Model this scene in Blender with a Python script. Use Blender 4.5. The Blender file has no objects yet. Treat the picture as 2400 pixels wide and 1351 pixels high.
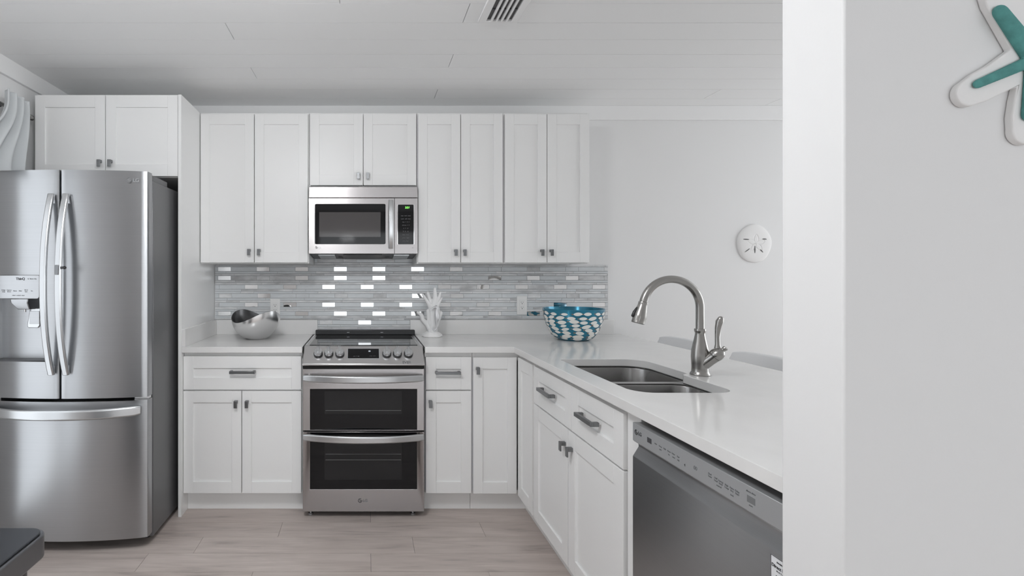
import bpy, bmesh, math, random
from mathutils import Vector, Matrix
R = random.Random(7)
PI = math.pi
scene = bpy.context.scene
COL = scene.collection

# ------------------------------------------------------------------ camera
F = 1180.0                      # focal length in pixels of the 2400 px wide frame
VX, VY = 856.0, 645.0           # where the depth lines meet
EYE = 1.377
cam = bpy.data.cameras.new('camera')
cam.sensor_width = 36.0
cam.lens = F / 2400 * 36.0
cam.shift_x = (1200 - VX) / 2400
cam.shift_y = -(675.5 - VY) / 2400
cam.clip_start = 0.02
camo = bpy.data.objects.new('camera', cam)
camo.location = (0, 0, EYE)
camo.rotation_euler = (PI / 2, 0, 0)
COL.objects.link(camo)
scene.camera = camo

# ------------------------------------------------------------------ exposure, sky, daylight
scene.view_settings.view_transform = 'Standard'
scene.view_settings.look = 'None'
scene.view_settings.gamma = 1.0
scene.view_settings.exposure = 0.30
scene.cycles.diffuse_bounces = 8
scene.cycles.glossy_bounces = 6
scene.cycles.max_bounces = 12
scene.cycles.sample_clamp_indirect = 6.0
scene.cycles.caustics_reflective = False
scene.cycles.caustics_refractive = False

world = bpy.data.worlds.new('sky')
world.use_nodes = True
bg = world.node_tree.nodes['Background']
bg.inputs[0].default_value = (0.86, 0.93, 1.0, 1)
bg.inputs[1].default_value = 0.9
scene.world = world


def daylight(name, loc, rot, sx, sy, power, color=(1, 1, 1)):
    l = bpy.data.lights.new(name, 'AREA')
    l.shape = 'RECTANGLE'
    l.size, l.size_y = sx, sy
    l.energy = power
    l.color = color
    o = bpy.data.objects.new(name, l)
    o.location = loc
    o.rotation_euler = rot
    COL.objects.link(o)
    return o


# daylight through the room's windows (one lamp in each opening)
daylight('daylight_left_door', (-1.935, 2.03, 1.10), (0, -PI / 2, 0), 2.0, 0.50, 2.0, (0.96, 0.98, 1.0))
daylight('daylight_left_door', (-1.935, 1.40, 1.10), (0, -PI / 2, 0), 2.0, 0.58, 1.9, (0.96, 0.98, 1.0))
daylight('daylight_rear_door', (1.95, -3.02, 1.15), (PI / 2, 0, 0), 5.6, 2.05, 38, (0.965, 0.985, 1.0))
daylight('daylight_dining_window', (4.92, 2.2, 1.30), (0, PI / 2, 0), 2.0, 2.0, 28, (0.965, 0.985, 1.0))
# the kitchen's glowing ceiling lamp is built with the ceiling
LAMP = (-0.48, 1.12, 2.36)
LAMP_GLOW = 37


# ------------------------------------------------------------------ materials
def srgb(r, g, b):
    def f(c):
        c /= 255.0
        return c / 12.92 if c <= 0.04045 else ((c + 0.055) / 1.055) ** 2.4
    return (f(r), f(g), f(b), 1)


def mat(name, color, rough=0.5, metal=0.0, spec=0.5, coat=0.0, emit=None, noise=None, bump=None, rvar=None, aniso=0.0, alpha=None):
    m = bpy.data.materials.new(name)
    m.use_nodes = True
    nt = m.node_tree
    b = nt.nodes['Principled BSDF']
    col = tuple(color) if len(color) == 4 else tuple(color) + (1,)
    b.inputs['Base Color'].default_value = col
    b.inputs['Roughness'].default_value = rough
    b.inputs['Metallic'].default_value = metal
    b.inputs['Specular IOR Level'].default_value = spec
    b.inputs['Coat Weight'].default_value = coat
    b.inputs['Anisotropic'].default_value = aniso
    if aniso:                      # brushed left to right: highlights stretch up and down
        b.inputs['Anisotropic Rotation'].default_value = 0.25
        tg = nt.nodes.new('ShaderNodeTangent')
        tg.direction_type = 'RADIAL'
        tg.axis = 'Z'
        nt.links.new(tg.outputs[0], b.inputs['Tangent'])
    if emit:
        b.inputs['Emission Color'].default_value = tuple(emit[:3]) + (1,)
        b.inputs['Emission Strength'].default_value = emit[3]
    tc = nt.nodes.new('ShaderNodeTexCoord')

    def tex(scale, vec=(1, 1, 1), detail=4):
        mp = nt.nodes.new('ShaderNodeMapping')
        mp.inputs['Scale'].default_value = vec
        nt.links.new(tc.outputs['Object'], mp.inputs[0])
        n = nt.nodes.new('ShaderNodeTexNoise')
        n.inputs['Scale'].default_value = scale
        n.inputs['Detail'].default_value = detail
        nt.links.new(mp.outputs[0], n.inputs['Vector'])
        return n
    if noise:                      # (scale, amount, vec)
        n = tex(noise[0], noise[2] if len(noise) > 2 else (1, 1, 1))
        mx = nt.nodes.new('ShaderNodeMixRGB')
        mx.blend_type = 'MULTIPLY'
        mx.inputs['Fac'].default_value = 1.0
        mx.inputs['Color1'].default_value = col
        rp = nt.nodes.new('ShaderNodeValToRGB')
        a = 1 - noise[1]
        rp.color_ramp.elements[0].position = 0.3
        rp.color_ramp.elements[1].position = 0.7
        rp.color_ramp.elements[0].color = (a, a, a, 1)
        rp.color_ramp.elements[1].color = (1, 1, 1, 1)
        nt.links.new(n.outputs['Fac'], rp.inputs['Fac'])
        nt.links.new(rp.outputs['Color'], mx.inputs['Color2'])
        nt.links.new(mx.outputs['Color'], b.inputs['Base Color'])
    if bump:                       # (scale, strength, vec)
        n = tex(bump[0], bump[2] if len(bump) > 2 else (1, 1, 1))
        bp = nt.nodes.new('ShaderNodeBump')
        bp.inputs['Strength'].default_value = bump[1]
        bp.inputs['Distance'].default_value = 0.002
        nt.links.new(n.outputs['Fac'], bp.inputs['Height'])
        nt.links.new(bp.outputs['Normal'], b.inputs['Normal'])
    if rvar:                       # (scale, lo, hi, vec)
        n = tex(rvar[0], rvar[3])
        mr = nt.nodes.new('ShaderNodeMapRange')
        mr.inputs['From Min'].default_value = 0.3
        mr.inputs['From Max'].default_value = 0.7
        mr.inputs['To Min'].default_value = rvar[1]
        mr.inputs['To Max'].default_value = rvar[2]
        nt.links.new(n.outputs['Fac'], mr.inputs['Value'])
        nt.links.new(mr.outputs['Result'], b.inputs['Roughness'])
    return m


WALL = mat('wall_paint', (0.765, 0.765, 0.765), 0.6, bump=(160, 0.05))
CEIL = mat('ceiling_paint', (0.86, 0.865, 0.865), 0.5, bump=(6, 0.06, (1, 20, 1)))
TRIM = mat('trim_paint', (0.82, 0.82, 0.82), 0.4)
PAINT = mat('cabinet_paint', (0.80, 0.80, 0.795), 0.38, bump=(40, 0.04, (1, 1, 0.1)))
QUARTZ = mat('white_quartz', (0.755, 0.75, 0.742), 0.14, noise=(9, 0.04))
STEEL = mat('brushed_steel', (0.43, 0.435, 0.445), 0.30, 1.0, aniso=0.75, noise=(3, 0.05, (0.3, 0.3, 160)))
STEELH = mat('brushed_steel_warm', (0.43, 0.41, 0.408), 0.27, 1.0, aniso=0.75, noise=(3, 0.04, (0.3, 0.3, 160)))
STEELP = mat('brushed_steel_panel_brightened', (0.60, 0.59, 0.59), 0.26, 1.0)  # range steel lightened in colour to make up for its dim ceiling reflection
HANDLE = mat('satin_steel', (0.60, 0.61, 0.62), 0.30, 1.0)
FSIDE = mat('grey_side_panel', (0.14, 0.14, 0.145), 0.36, 0.3, bump=(220, 0.1))
DARKGREY = mat('dark_grey_plastic', (0.06, 0.06, 0.065), 0.4)
BLACK = mat('black_plastic', (0.012, 0.012, 0.013), 0.35)
GAP = mat('matte_black', (0.008, 0.008, 0.008), 0.8)
BGLASS = mat('black_glass', (0.006, 0.006, 0.007), 0.05, spec=0.32)
DGLASS = mat('oven_window_glass', (0.014, 0.014, 0.015), 0.05, spec=0.35)
MWGLASS = mat('microwave_window_glass', (0.075, 0.07, 0.07), 0.06)
CHROME = mat('polished_chrome', (0.82, 0.82, 0.83), 0.06, 1.0)
NICKEL = mat('brushed_nickel', (0.40, 0.39, 0.375), 0.24, 1.0)
SINKS = mat('sink_steel', (0.33, 0.325, 0.32), 0.25, 1.0)
PULL = mat('pull_metal', (0.22, 0.225, 0.23), 0.32, 1.0)
SILVER = mat('polished_silver', (0.86, 0.86, 0.86), 0.2, 1.0)
SILVERIN = mat('silver_dark_reflection', (0.07, 0.07, 0.072), 0.2, 0.6)  # bowl's silver inside, with its dark reflections put into the colour
WPLAST = mat('white_plastic', (0.78, 0.78, 0.77), 0.35)
CERAMIC = mat('white_ceramic', (0.80, 0.80, 0.80), 0.4)
PEARLS = mat('silver_pearl_glaze', (0.70, 0.70, 0.71), 0.38, 0.6)
SAND = mat('white_plaster', (0.82, 0.815, 0.81), 0.7, bump=(90, 0.15))
SLOT = mat('slot_shade_and_rack_grey', (0.18, 0.18, 0.18), 0.8)
TEALF = mat('teal_felt', srgb(88, 152, 148)[:3], 0.9, noise=(60, 0.25), bump=(140, 0.9))
ENAMEL = mat('teal_enamel', srgb(24, 128, 158)[:3], 0.16, 0.35, coat=0.4, noise=(14, 0.35))
PEARL = mat('pearl_inlay', (0.80, 0.79, 0.75), 0.25)
ORANGE = mat('orange_enamel', srgb(196, 120, 50)[:3], 0.3)
FABRIC = mat('curtain_fabric', (0.56, 0.58, 0.59), 0.85, bump=(300, 0.1))
UPHOL = mat('stool_upholstery', (0.80, 0.805, 0.815), 0.55, bump=(200, 0.1))
LEGW = mat('stool_leg_metal', (0.55, 0.55, 0.55), 0.35, 0.9)
LOGOD = mat('dark_print', (0.05, 0.05, 0.055), 0.4)
LOGOG = mat('grey_print', (0.16, 0.165, 0.17), 0.4)
LOGOL = mat('light_print', (0.48, 0.49, 0.50), 0.35, 0.6)
KEYS = mat('keypad_print', (0.13, 0.13, 0.135), 0.4)
GREEN = mat('green_led', (0.05, 0.3, 0.05), 0.4, emit=(0.25, 1.0, 0.12, 1.6))
WLED = mat('white_led', (0.3, 0.3, 0.3), 0.4, emit=(0.8, 0.9, 1.0, 0.45))
STICK = mat('white_sticker', (0.75, 0.76, 0.78), 0.4)
GROUT = mat('tile_grout', (0.42, 0.43, 0.44), 0.8)
TGLASS = mat('blue_grey_glass_tile', (0.65, 0.675, 0.69), 0.12, noise=(7, 0.08, (3, 1, 12)))
TMARB = mat('marble_tile', (0.74, 0.745, 0.75), 0.3, noise=(11, 0.40, (1, 1, 2.2)))
TMARB2 = mat('pale_marble_tile', (0.78, 0.785, 0.79), 0.3, noise=(16, 0.25, (1, 1, 3)))
MIRROR = mat('mirror_tile', (0.90, 0.90, 0.90), 0.04, 1.0)
BINTOP = mat('black_lid_plastic', (0.022, 0.024, 0.028), 0.28)
BINRIM = mat('gunmetal_rim', (0.20, 0.205, 0.22), 0.3, 0.9)
BINBODY = mat('gunmetal_body', (0.10, 0.10, 0.11), 0.35, 0.8)
WINFR = mat('window_frame_white', (0.75, 0.75, 0.75), 0.4)
DUCT = mat('duct_shade_grey', (0.10, 0.10, 0.10), 0.6)


def glass_pane():
    m = bpy.data.materials.new('window_glass')
    m.use_nodes = True
    nt = m.node_tree
    nt.nodes.clear()
    out = nt.nodes.new('ShaderNodeOutputMaterial')
    mx = nt.nodes.new('ShaderNodeMixShader')
    t = nt.nodes.new('ShaderNodeBsdfTransparent')
    g = nt.nodes.new('ShaderNodeBsdfGlossy')
    g.inputs['Roughness'].default_value = 0.02
    mx.inputs[0].default_value = 0.08
    nt.links.new(t.outputs[0], mx.inputs[1])
    nt.links.new(g.outputs[0], mx.inputs[2])
    nt.links.new(mx.outputs[0], out.inputs[0])
    return m


PANE = glass_pane()


def floor_mat():
    m = bpy.data.materials.new('grey_brown_vinyl_plank')
    m.use_nodes = True
    nt = m.node_tree
    N, L = nt.nodes, nt.links
    b = N['Principled BSDF']
    tc = N.new('ShaderNodeTexCoord')
    at = N.new('ShaderNodeAttribute')
    at.attribute_name = 'plank'
    off = N.new('ShaderNodeVectorMath')
    off.operation = 'MULTIPLY_ADD'
    cx = N.new('ShaderNodeCombineXYZ')
    L.new(at.outputs['Fac'], cx.inputs[0])
    L.new(at.outputs['Fac'], cx.inputs[2])
    L.new(cx.outputs[0], off.inputs[0])
    off.inputs[1].default_value = (37, 0, 11)
    L.new(tc.outputs['Object'], off.inputs[2])

    def nz(sc, vec, det, dist=0.0):
        mp = N.new('ShaderNodeMapping')
        mp.inputs['Scale'].default_value = vec
        L.new(off.outputs[0], mp.inputs[0])
        n = N.new('ShaderNodeTexNoise')
        n.inputs['Scale'].default_value = sc
        n.inputs['Detail'].default_value = det
        n.inputs['Distortion'].default_value = dist
        L.new(mp.outputs[0], n.inputs['Vector'])
        return n
    n1 = nz(2.2, (1.1, 7, 1), 5, 0.6)
    n2 = nz(9, (0.7, 11, 1), 6)
    mul = N.new('ShaderNodeMath')
    mul.operation = 'MULTIPLY_ADD'
    L.new(n2.outputs['Fac'], mul.inputs[0])
    mul.inputs[1].default_value = 0.45
    L.new(n1.outputs['Fac'], mul.inputs[2])
    add = N.new('ShaderNodeMath')
    add.operation = 'MULTIPLY_ADD'
    L.new(at.outputs['Fac'], add.inputs[0])
    add.inputs[1].default_value = 0.10
    L.new(mul.outputs[0], add.inputs[2])
    rp = N.new('ShaderNodeValToRGB')
    e = rp.color_ramp.elements
    e[0].position = 0.42
    e[0].color = (0.235, 0.20, 0.182, 1)
    e[1].position = 0.98
    e[1].color = (0.53, 0.465, 0.43, 1)
    k = e.new(0.68)
    k.color = (0.43, 0.372, 0.342, 1)
    L.new(add.outputs[0], rp.inputs['Fac'])
    L.new(rp.outputs[0], b.inputs['Base Color'])
    b.inputs['Roughness'].default_value = 0.42
    bp = N.new('ShaderNodeBump')
    bp.inputs['Strength'].default_value = 0.12
    bp.inputs['Distance'].default_value = 0.002
    L.new(n2.outputs['Fac'], bp.inputs['Height'])
    L.new(bp.outputs[0], b.inputs['Normal'])
    return m


FLOOR = floor_mat()


# ------------------------------------------------------------------ mesh helpers
class MB:
    def __init__(self):
        self.v, self.f, self.m, self.s = [], [], [], []

    def face(self, idx, mi=0, sm=False):
        self.f.append(tuple(idx)); self.m.append(mi); self.s.append(sm)

    def box(self, x0, x1, y0, y1, z0, z1, mi=0):
        x0, x1 = min(x0, x1), max(x0, x1)
        y0, y1 = min(y0, y1), max(y0, y1)
        z0, z1 = min(z0, z1), max(z0, z1)
        b = len(self.v)
        self.v += [(x0, y0, z0), (x1, y0, z0), (x1, y1, z0), (x0, y1, z0), (x0, y0, z1), (x1, y0, z1), (x1, y1, z1), (x0, y1, z1)]
        for q in ((0, 3, 2, 1), (4, 5, 6, 7), (0, 1, 5, 4), (1, 2, 6, 5), (2, 3, 7, 6), (3, 0, 4, 7)):
            self.face([b + i for i in q], mi)
        return self

    def rings(self, rings, mi=0, sm=True, cap0=True, cap1=True, closed=True, mats=None):
        base = len(self.v)
        n = len(rings[0])
        for r in rings:
            self.v += [tuple(p) for p in r]
        for i in range(len(rings) - 1):
            for j in range(n if closed else n - 1):
                k = (j + 1) % n
                a, b_ = base + i * n, base + (i + 1) * n
                self.face((a + j, a + k, b_ + k, b_ + j), mats[i] if mats else mi, sm)
        if cap0:
            self.face([base + j for j in range(n)][::-1], mi, False)
        if cap1:
            self.face([base + (len(rings) - 1) * n + j for j in range(n)], mi, False)
        return self

    def tube(self, path, rad, n=16, mi=0, round_end=False, squash=None):
        P = [Vector(p) for p in path]
        rad = list(rad) if hasattr(rad, '__len__') else [rad] * len(P)
        if round_end:
            for end in (0, -1):
                p = P[end]
                q = P[1] if end == 0 else P[-2]
                d = (p - q).normalized()
                r = rad[end]
                ext = [(p + d * r * math.sin(a), r * math.cos(a)) for a in (0.5, 1.0, 1.35)]
                if end == 0:
                    P = [e[0] for e in ext[::-1]] + P
                    rad = [e[1] for e in ext[::-1]] + rad
                else:
                    P = P + [e[0] for e in ext]
                    rad = rad + [e[1] for e in ext]
        t0 = (P[1] - P[0]).normalized()
        up = Vector((0, 0, 1)) if abs(t0.z) < 0.9 else Vector((0, 1, 0))
        nrm = (up - t0 * up.dot(t0)).normalized()
        rings = []
        for i, p in enumerate(P):
            t = (P[min(i + 1, len(P) - 1)] - P[max(i - 1, 0)]).normalized()
            nrm = (nrm - t * nrm.dot(t)).normalized()
            bn = t.cross(nrm)
            ring = []
            for k in range(n):
                a = 2 * PI * k / n
                q = p + (nrm * math.cos(a) + bn * math.sin(a)) * rad[i]
                if squash:
                    q = Vector((q.x, squash[0] + (q.y - squash[0]) * squash[1], q.z))
                ring.append(q)
            rings.append(ring)
        return self.rings(rings, mi)

    def lathe(self, prof, c=(0, 0, 0), n=40, mi=0, axis=None, cap0=True, cap1=True, mats=None):
        """prof: (radius, height) list; axis: direction of the height (default +Z)"""
        ax = Vector(axis or (0, 0, 1)).normalized()
        u = Vector((1, 0, 0)) if abs(ax.x) < 0.9 else Vector((0, 1, 0))
        u = (u - ax * u.dot(ax)).normalized()
        w = ax.cross(u)
        c = Vector(c)
        rings = [[c + ax * h + (u * math.cos(2 * PI * k / n) + w * math.sin(2 * PI * k / n)) * r for k in range(n)] for r, h in prof]
        return self.rings(rings, mi, True, cap0, cap1, True, mats)

    def prism(self, poly, d, mi=0, sm=False):
        """poly: list of 3-D points (counter-clockwise seen from the far end of d); d: extrusion vector"""
        d = Vector(d)
        a = [Vector(p) for p in poly]
        return self.rings([a, [p + d for p in a]], mi, sm)

    def sweep(self, path, wdir, w, t, mi=0, ws=None):
        """a strap with a rectangular section, wide along wdir"""
        P = [Vector(p) for p in path]
        W = Vector(wdir).normalized()
        rings = []
        for i, p in enumerate(P):
            T = (P[min(i + 1, len(P) - 1)] - P[max(i - 1, 0)]).normalized()
            N = T.cross(W).normalized()
            ww = ws[i] if ws else w
            c = 0.28
            sec = [(-1, -c), (-1 + c, -1), (1 - c, -1), (1, -c), (1, c), (1 - c, 1), (-1 + c, 1), (-1, c)]
            rings.append([p + W * (a * ww / 2) + N * (b * t / 2) for a, b in sec])
        return self.rings(rings, mi, False)

    def build(self, name, mats, parent=None, bevel=0.0, seg=2, smooth_angle=None, local=False):
        me = bpy.data.meshes.new(name)
        v = self.v
        loc = Vector((0, 0, 0))
        me.from_pydata([tuple(p) for p in v], [], self.f)
        mats = mats if isinstance(mats, (list, tuple)) else [mats]
        for m in mats:
            me.materials.append(m)
        me.polygons.foreach_set('material_index', self.m)
        me.polygons.foreach_set('use_smooth', self.s)
        bm = bmesh.new()
        bm.from_mesh(me)
        bmesh.ops.recalc_face_normals(bm, faces=bm.faces)
        bm.to_mesh(me)
        bm.free()
        me.update()
        me.set_sharp_from_angle(angle=math.radians(38))
        o = bpy.data.objects.new(name, me)
        COL.objects.link(o)
        if parent is not None:
            set_parent(o, parent)
        if bevel:
            b = o.modifiers.new('bevel', 'BEVEL')
            b.width = bevel
            b.segments = seg
            b.limit_method = 'ANGLE'
            b.angle_limit = math.radians(40)
        return o


def wloc(o):
    l = Vector(o.location)
    p = o.parent
    while p is not None:
        l = l + Vector(p.location)
        p = p.parent
    return l


def set_parent(o, parent):
    """keep world placement; parents here are never turned or scaled"""
    o.parent = parent
    o.location = Vector(o.location) - wloc(parent)


def tag(o, label, cat, group=None):
    o['label'] = label
    o['category'] = cat
    if group:
        o['group'] = group
    return o


def thing(name, loc, label, cat, group=None):
    e = bpy.data.objects.new(name, None)
    e.empty_display_size = 0.1
    e.location = loc
    COL.objects.link(e)
    return tag(e, label, cat, group)


def struct(o):
    o['kind'] = 'structure'
    return o


def plate(outer, holes, d0, d1, plane='z'):
    """flat plate with holes: outline points (a,b), thickness from d0 to d1 along the plane's normal"""
    bm = bmesh.new()
    edges = []
    for loop in [outer] + list(holes):
        vs = [bm.verts.new((p[0], p[1], d0)) for p in loop]
        for i in range(len(vs)):
            edges.append(bm.edges.new((vs[i], vs[(i + 1) % len(vs)])))
    bmesh.ops.triangle_fill(bm, use_beauty=True, use_dissolve=False, edges=edges)
    r = bmesh.ops.extrude_face_region(bm, geom=list(bm.faces))
    for g in r['geom']:
        if isinstance(g, bmesh.types.BMVert):
            g.co.z = d1
    bmesh.ops.dissolve_limit(bm, angle_limit=0.01, verts=bm.verts, edges=bm.edges)
    bm.verts.index_update()
    mb = MB()
    for v in bm.verts:
        a, b, c = v.co
        mb.v.append((a, b, c) if plane == 'z' else ((a, c, b) if plane == 'y' else (c, a, b)))
    for f in bm.faces:
        mb.face([v.index for v in f.verts])
    bm.free()
    return mb


def rrect(x0, x1, y0, y1, r, n=8):
    rr = r if hasattr(r, '__len__') else [r] * 4      # corners: x1y1, x0y1, x0y0, x1y0
    pts = []
    for (cx, cy, sx, sy, a0), q in zip(((x1, y1, -1, -1, 0), (x0, y1, 1, -1, 90), (x0, y0, 1, 1, 180), (x1, y0, -1, 1, 270)), rr):
        for k in range(n + 1):
            a = math.radians(a0 + 90 * k / n)
            pts.append((cx + sx * q + q * math.cos(a), cy + sy * q + q * math.sin(a)))
    return pts


def text(s, size, pos, name, m, parent, face='front', align='CENTER', depth=0.0004, slant=0.0, bold=0.0, normal=None, right=None):
    cu = bpy.data.curves.new(name, 'FONT')
    cu.body = s
    cu.size = size
    cu.align_x = align
    cu.align_y = 'CENTER'
    cu.extrude = depth
    cu.shear = slant
    cu.offset = bold
    tmp = bpy.data.objects.new(name + '_curve', cu)
    COL.objects.link(tmp)
    dg = bpy.context.evaluated_depsgraph_get()
    me = bpy.data.meshes.new_from_object(tmp.evaluated_get(dg))
    bpy.data.objects.remove(tmp)
    bpy.data.curves.remove(cu)
    if face == 'front':                     # read by someone looking along +Y
        xd, yd = Vector((1, 0, 0)), Vector((0, 0, 1))
    elif face == 'side':                    # read by someone looking along +X
        xd, yd = Vector((0, -1, 0)), Vector((0, 0, 1))
    if normal is not None:
        nn = Vector(normal).normalized()
        xd = Vector(right or (1, 0, 0)).normalized()
        yd = nn.cross(xd).normalized()
    zd = xd.cross(yd)
    M = Matrix((xd, yd, zd)).transposed().to_4x4()
    M.translation = Vector(pos)
    me.transform(M)
    me.name = name
    me.materials.clear()
    me.materials.append(m)
    o = bpy.data.objects.new(name, me)
    COL.objects.link(o)
    set_parent(o, parent)
    return o


def brand_mark(pos, r, m, mw, parent, face='front', normal=None):
    """round face mark followed by two letters, as printed on the appliances"""
    if face == 'front':
        xd, yd = Vector((1, 0, 0)), Vector((0, 0, 1))
    else:
        xd, yd = Vector((0, -1, 0)), Vector((0, 0, 1))
    zd = xd.cross(yd)
    p = Vector(pos)
    mb = MB()

    def bar(pts, w):
        for (a, b) in zip(pts[:-1], pts[1:]):
            A, B = Vector((a[0], a[1], 0)) * r, Vector((b[0], b[1], 0)) * r
            t = (B - A).normalized()
            nrm = Vector((-t.y, t.x, 0)) * w * r / 2
            A, B = A - t * w * r * 0.4, B + t * w * r * 0.4
            q = [A - nrm, B - nrm, B + nrm, A + nrm]
            mb.prism([p + xd * v.x + yd * v.y for v in q], zd * 0.0006)
    arc = [(math.cos(math.radians(a)), math.sin(math.radians(a))) for a in range(62, 361, 18)] + [(1, 0)]
    bar(arc, 0.24)
    bar([(0.42, 0.0), (1.0, 0.0)], 0.2)
    bar([(-0.02, 0.48), (-0.02, -0.42), (0.3, -0.42)], 0.22)
    bar([(-0.48, 0.42), (-0.36, 0.42)], 0.25)
    mb.build('brand_emblem', m, parent)
    nn = normal
    q = p + xd * r * 1.5
    text('LG', r * 2.1, q, 'brand_letters', mw, parent, face, 'LEFT', bold=r * 0.02)


def X(px, Y):
    return (px - VX) * Y / F


def Z(py, Y):
    return EYE + (VY - py) * Y / F


# ------------------------------------------------------------------ the room
CZ = 2.55
XL, XR, YB, YR = -1.945, 5.0, 3.5, -3.1
WT = 0.12


def wall_rect(name, a0, a1, d0, d1, plane, holes=(), z1=CZ + 0.1):
    hs = [[(h[0], h[2]), (h[1], h[2]), (h[1], h[3]), (h[0], h[3])] for h in holes]
    o = plate([(a0, -0.05), (a1, -0.05), (a1, z1), (a0, z1)], hs, d0, d1, plane).build(name, WALL)
    return struct(o)


wall_rect('wall_back', XL - WT, XR + WT, YB, YB + WT, 'y')
WIN_L = (1.08, 2.30, 0.04, 2.15)
wall_rect('wall_left', YR, YB, XL - WT, XL, 'x', [WIN_L])
DOOR_R = (-0.9, 4.8, 0.02, 2.2)
wall_rect('wall_rear', XL - WT, XR + WT, YR - WT, YR, 'y', [DOOR_R])
WIN_D = (1.18, 3.22, 0.25, 2.32)
wall_rect('wall_right', YR, YB, XR, XR + WT, 'x', [WIN_D])
# the partition whose end closes the peninsula
PX, PY0, PY1 = 0.83, 0.873, 1.004
pw = MB().box(PX, XR, PY0, PY1, -0.05, CZ + 0.05).build('wall_partition', WALL, bevel=0.004)
struct(pw)


def window(name, a0, a1, z0, z1, d, plane, mull, pane_d):
    m = MB()
    t = 0.05

    def bx(u0, u1, w0, w1):
        if plane == 'y':
            m.box(u0, u1, d, d + 0.06, w0, w1)
        else:
            m.box(d, d + 0.06, u0, u1, w0, w1)
    bx(a0, a1, z0, z0 + t); bx(a0, a1, z1 - t, z1)
    bx(a0, a0 + t, z0 + t, z1 - t); bx(a1 - t, a1, z0 + t, z1 - t)
    for u in mull:
        bx(u - 0.03, u + 0.03, z0 + t, z1 - t)
    o = struct(m.build(name, WINFR))
    g = MB()
    if plane == 'y':
        g.box(a0 + t, a1 - t, pane_d, pane_d + 0.005, z0 + t, z1 - t)
    else:
        g.box(pane_d, pane_d + 0.005, a0 + t, a1 - t, z0 + t, z1 - t)
    g.build('pane', PANE, o)
    return o


window('door_2', *WIN_L, XL - 0.09, 'x', [1.735], XL - 0.06)
window('door_1', *DOOR_R, YR - 0.09, 'y', [0.52, 1.95, 3.37], YR - 0.06)
window('window_1', *WIN_D, XR + 0.03, 'x', [2.2], XR + 0.06)

# ceiling: long painted boards running left to right
cb = MB()
PW = 0.1675
y = 2.173 + PW * 8
y_top = YB
rows = []
y0 = 2.173
k = math.floor((YR - y0) / PW)
joints = {0: [0.453], 1: [-0.652], 3: [0.469], 4: [-0.647], 6: [0.458]}
while y0 + k * PW < YB:
    ya, yb = max(y0 + k * PW, YR), min(y0 + (k + 1) * PW, YB)
    # board index: 0 lies between 2.173 and 2.341
    js = [XL] + sorted(joints.get(k, [R.uniform(-1.5, 0.5)] if k < 0 else []) + [R.uniform(2.2, 3.0)]) + [XR]
    for a, b in zip(js[:-1], js[1:]):
        g = 0.0015
        cb.box(a + g, b - g, ya + g * 0.7, yb - g * 0.7, CZ, CZ + 0.012)
    k += 1
cb.box(XL, XR, YR, YB, CZ + 0.011, CZ + 0.06)
struct(cb.build('ceiling', CEIL))

# floor: vinyl planks running left to right
me_v, me_f, vals = [], [], []
FWD = 0.1555
fj = {0: [0.03, -1.2, 1.25], -1: [-0.459, 0.634, 1.85, -1.6], -2: [-0.85, 0.246, 1.4], -3: [-1.07, 0.027, 1.2], -4: [-0.52, 0.57, 1.7]}
k = math.floor((YR - 2.80) / FWD)
fb = MB()
while 2.80 + k * FWD < YB:
    ya, yb = max(2.80 + k * FWD, YR), min(2.80 + (k + 1) * FWD, YB)
    if k in fj:
        js = sorted(fj[k])
    else:
        s = R.uniform(-1.9, -0.8)
        js = [s + 1.2 * i for i in range(6) if s + 1.2 * i < XR - 0.2]
    js = [XL] + [j for j in js if j > XL + 0.05] + [XR]
    for a, b in zip(js[:-1], js[1:]):
        g = 0.0008
        n0 = len(fb.f)
        fb.box(a + g, b - g, ya + g, yb - g, -0.01, 0.0)
        vals += [R.random()] * (len(fb.f) - n0)
    k += 1
n0 = len(fb.f)
fb.box(XL, XR, YR, YB, -0.06, -0.004, 1)
vals += [0] * (len(fb.f) - n0)
fo = fb.build('floor', [FLOOR, DARKGREY])
att = fo.data.attributes.new('plank', 'FLOAT', 'FACE')
att.data.foreach_set('value', vals)
struct(fo)

# flat crown boards
struct(MB().box(XL, XL + 0.018, 1.0, YB - 0.018, 2.452, CZ).build('trim_1', TRIM, bevel=0.002))
struct(MB().box(XL, XR, YB - 0.018, YB, 2.452, CZ).build('trim_2', TRIM, bevel=0.002))
struct(MB().box(1.9, XR, YB - 0.014, YB, 0, 0.10).build('baseboard_back', TRIM, bevel=0.002))

# dome lamp over the kitchen, just out of the picture
LAMPG = mat('lamp_glass', (0.8, 0.8, 0.8), 0.4, emit=(0.97, 0.985, 1.0, LAMP_GLOW))
kl = thing('ceiling_light', (LAMP[0], LAMP[1], CZ), 'round white dome ceiling light over the kitchen floor', 'ceiling light')
MB().lathe([(.11, -.0005), (.11, -.012), (.03, -.02), (.025, -.11)], (LAMP[0], LAMP[1], CZ), 32).build('canopy', TRIM, kl)
MB().lathe([(.2 * math.sin(PI * (q + .001) / 20.002), -.085 * math.cos(PI * (q + .001) / 20.002)) for q in range(21)], LAMP, 40).build('lamp_shade', LAMPG, kl)

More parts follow.
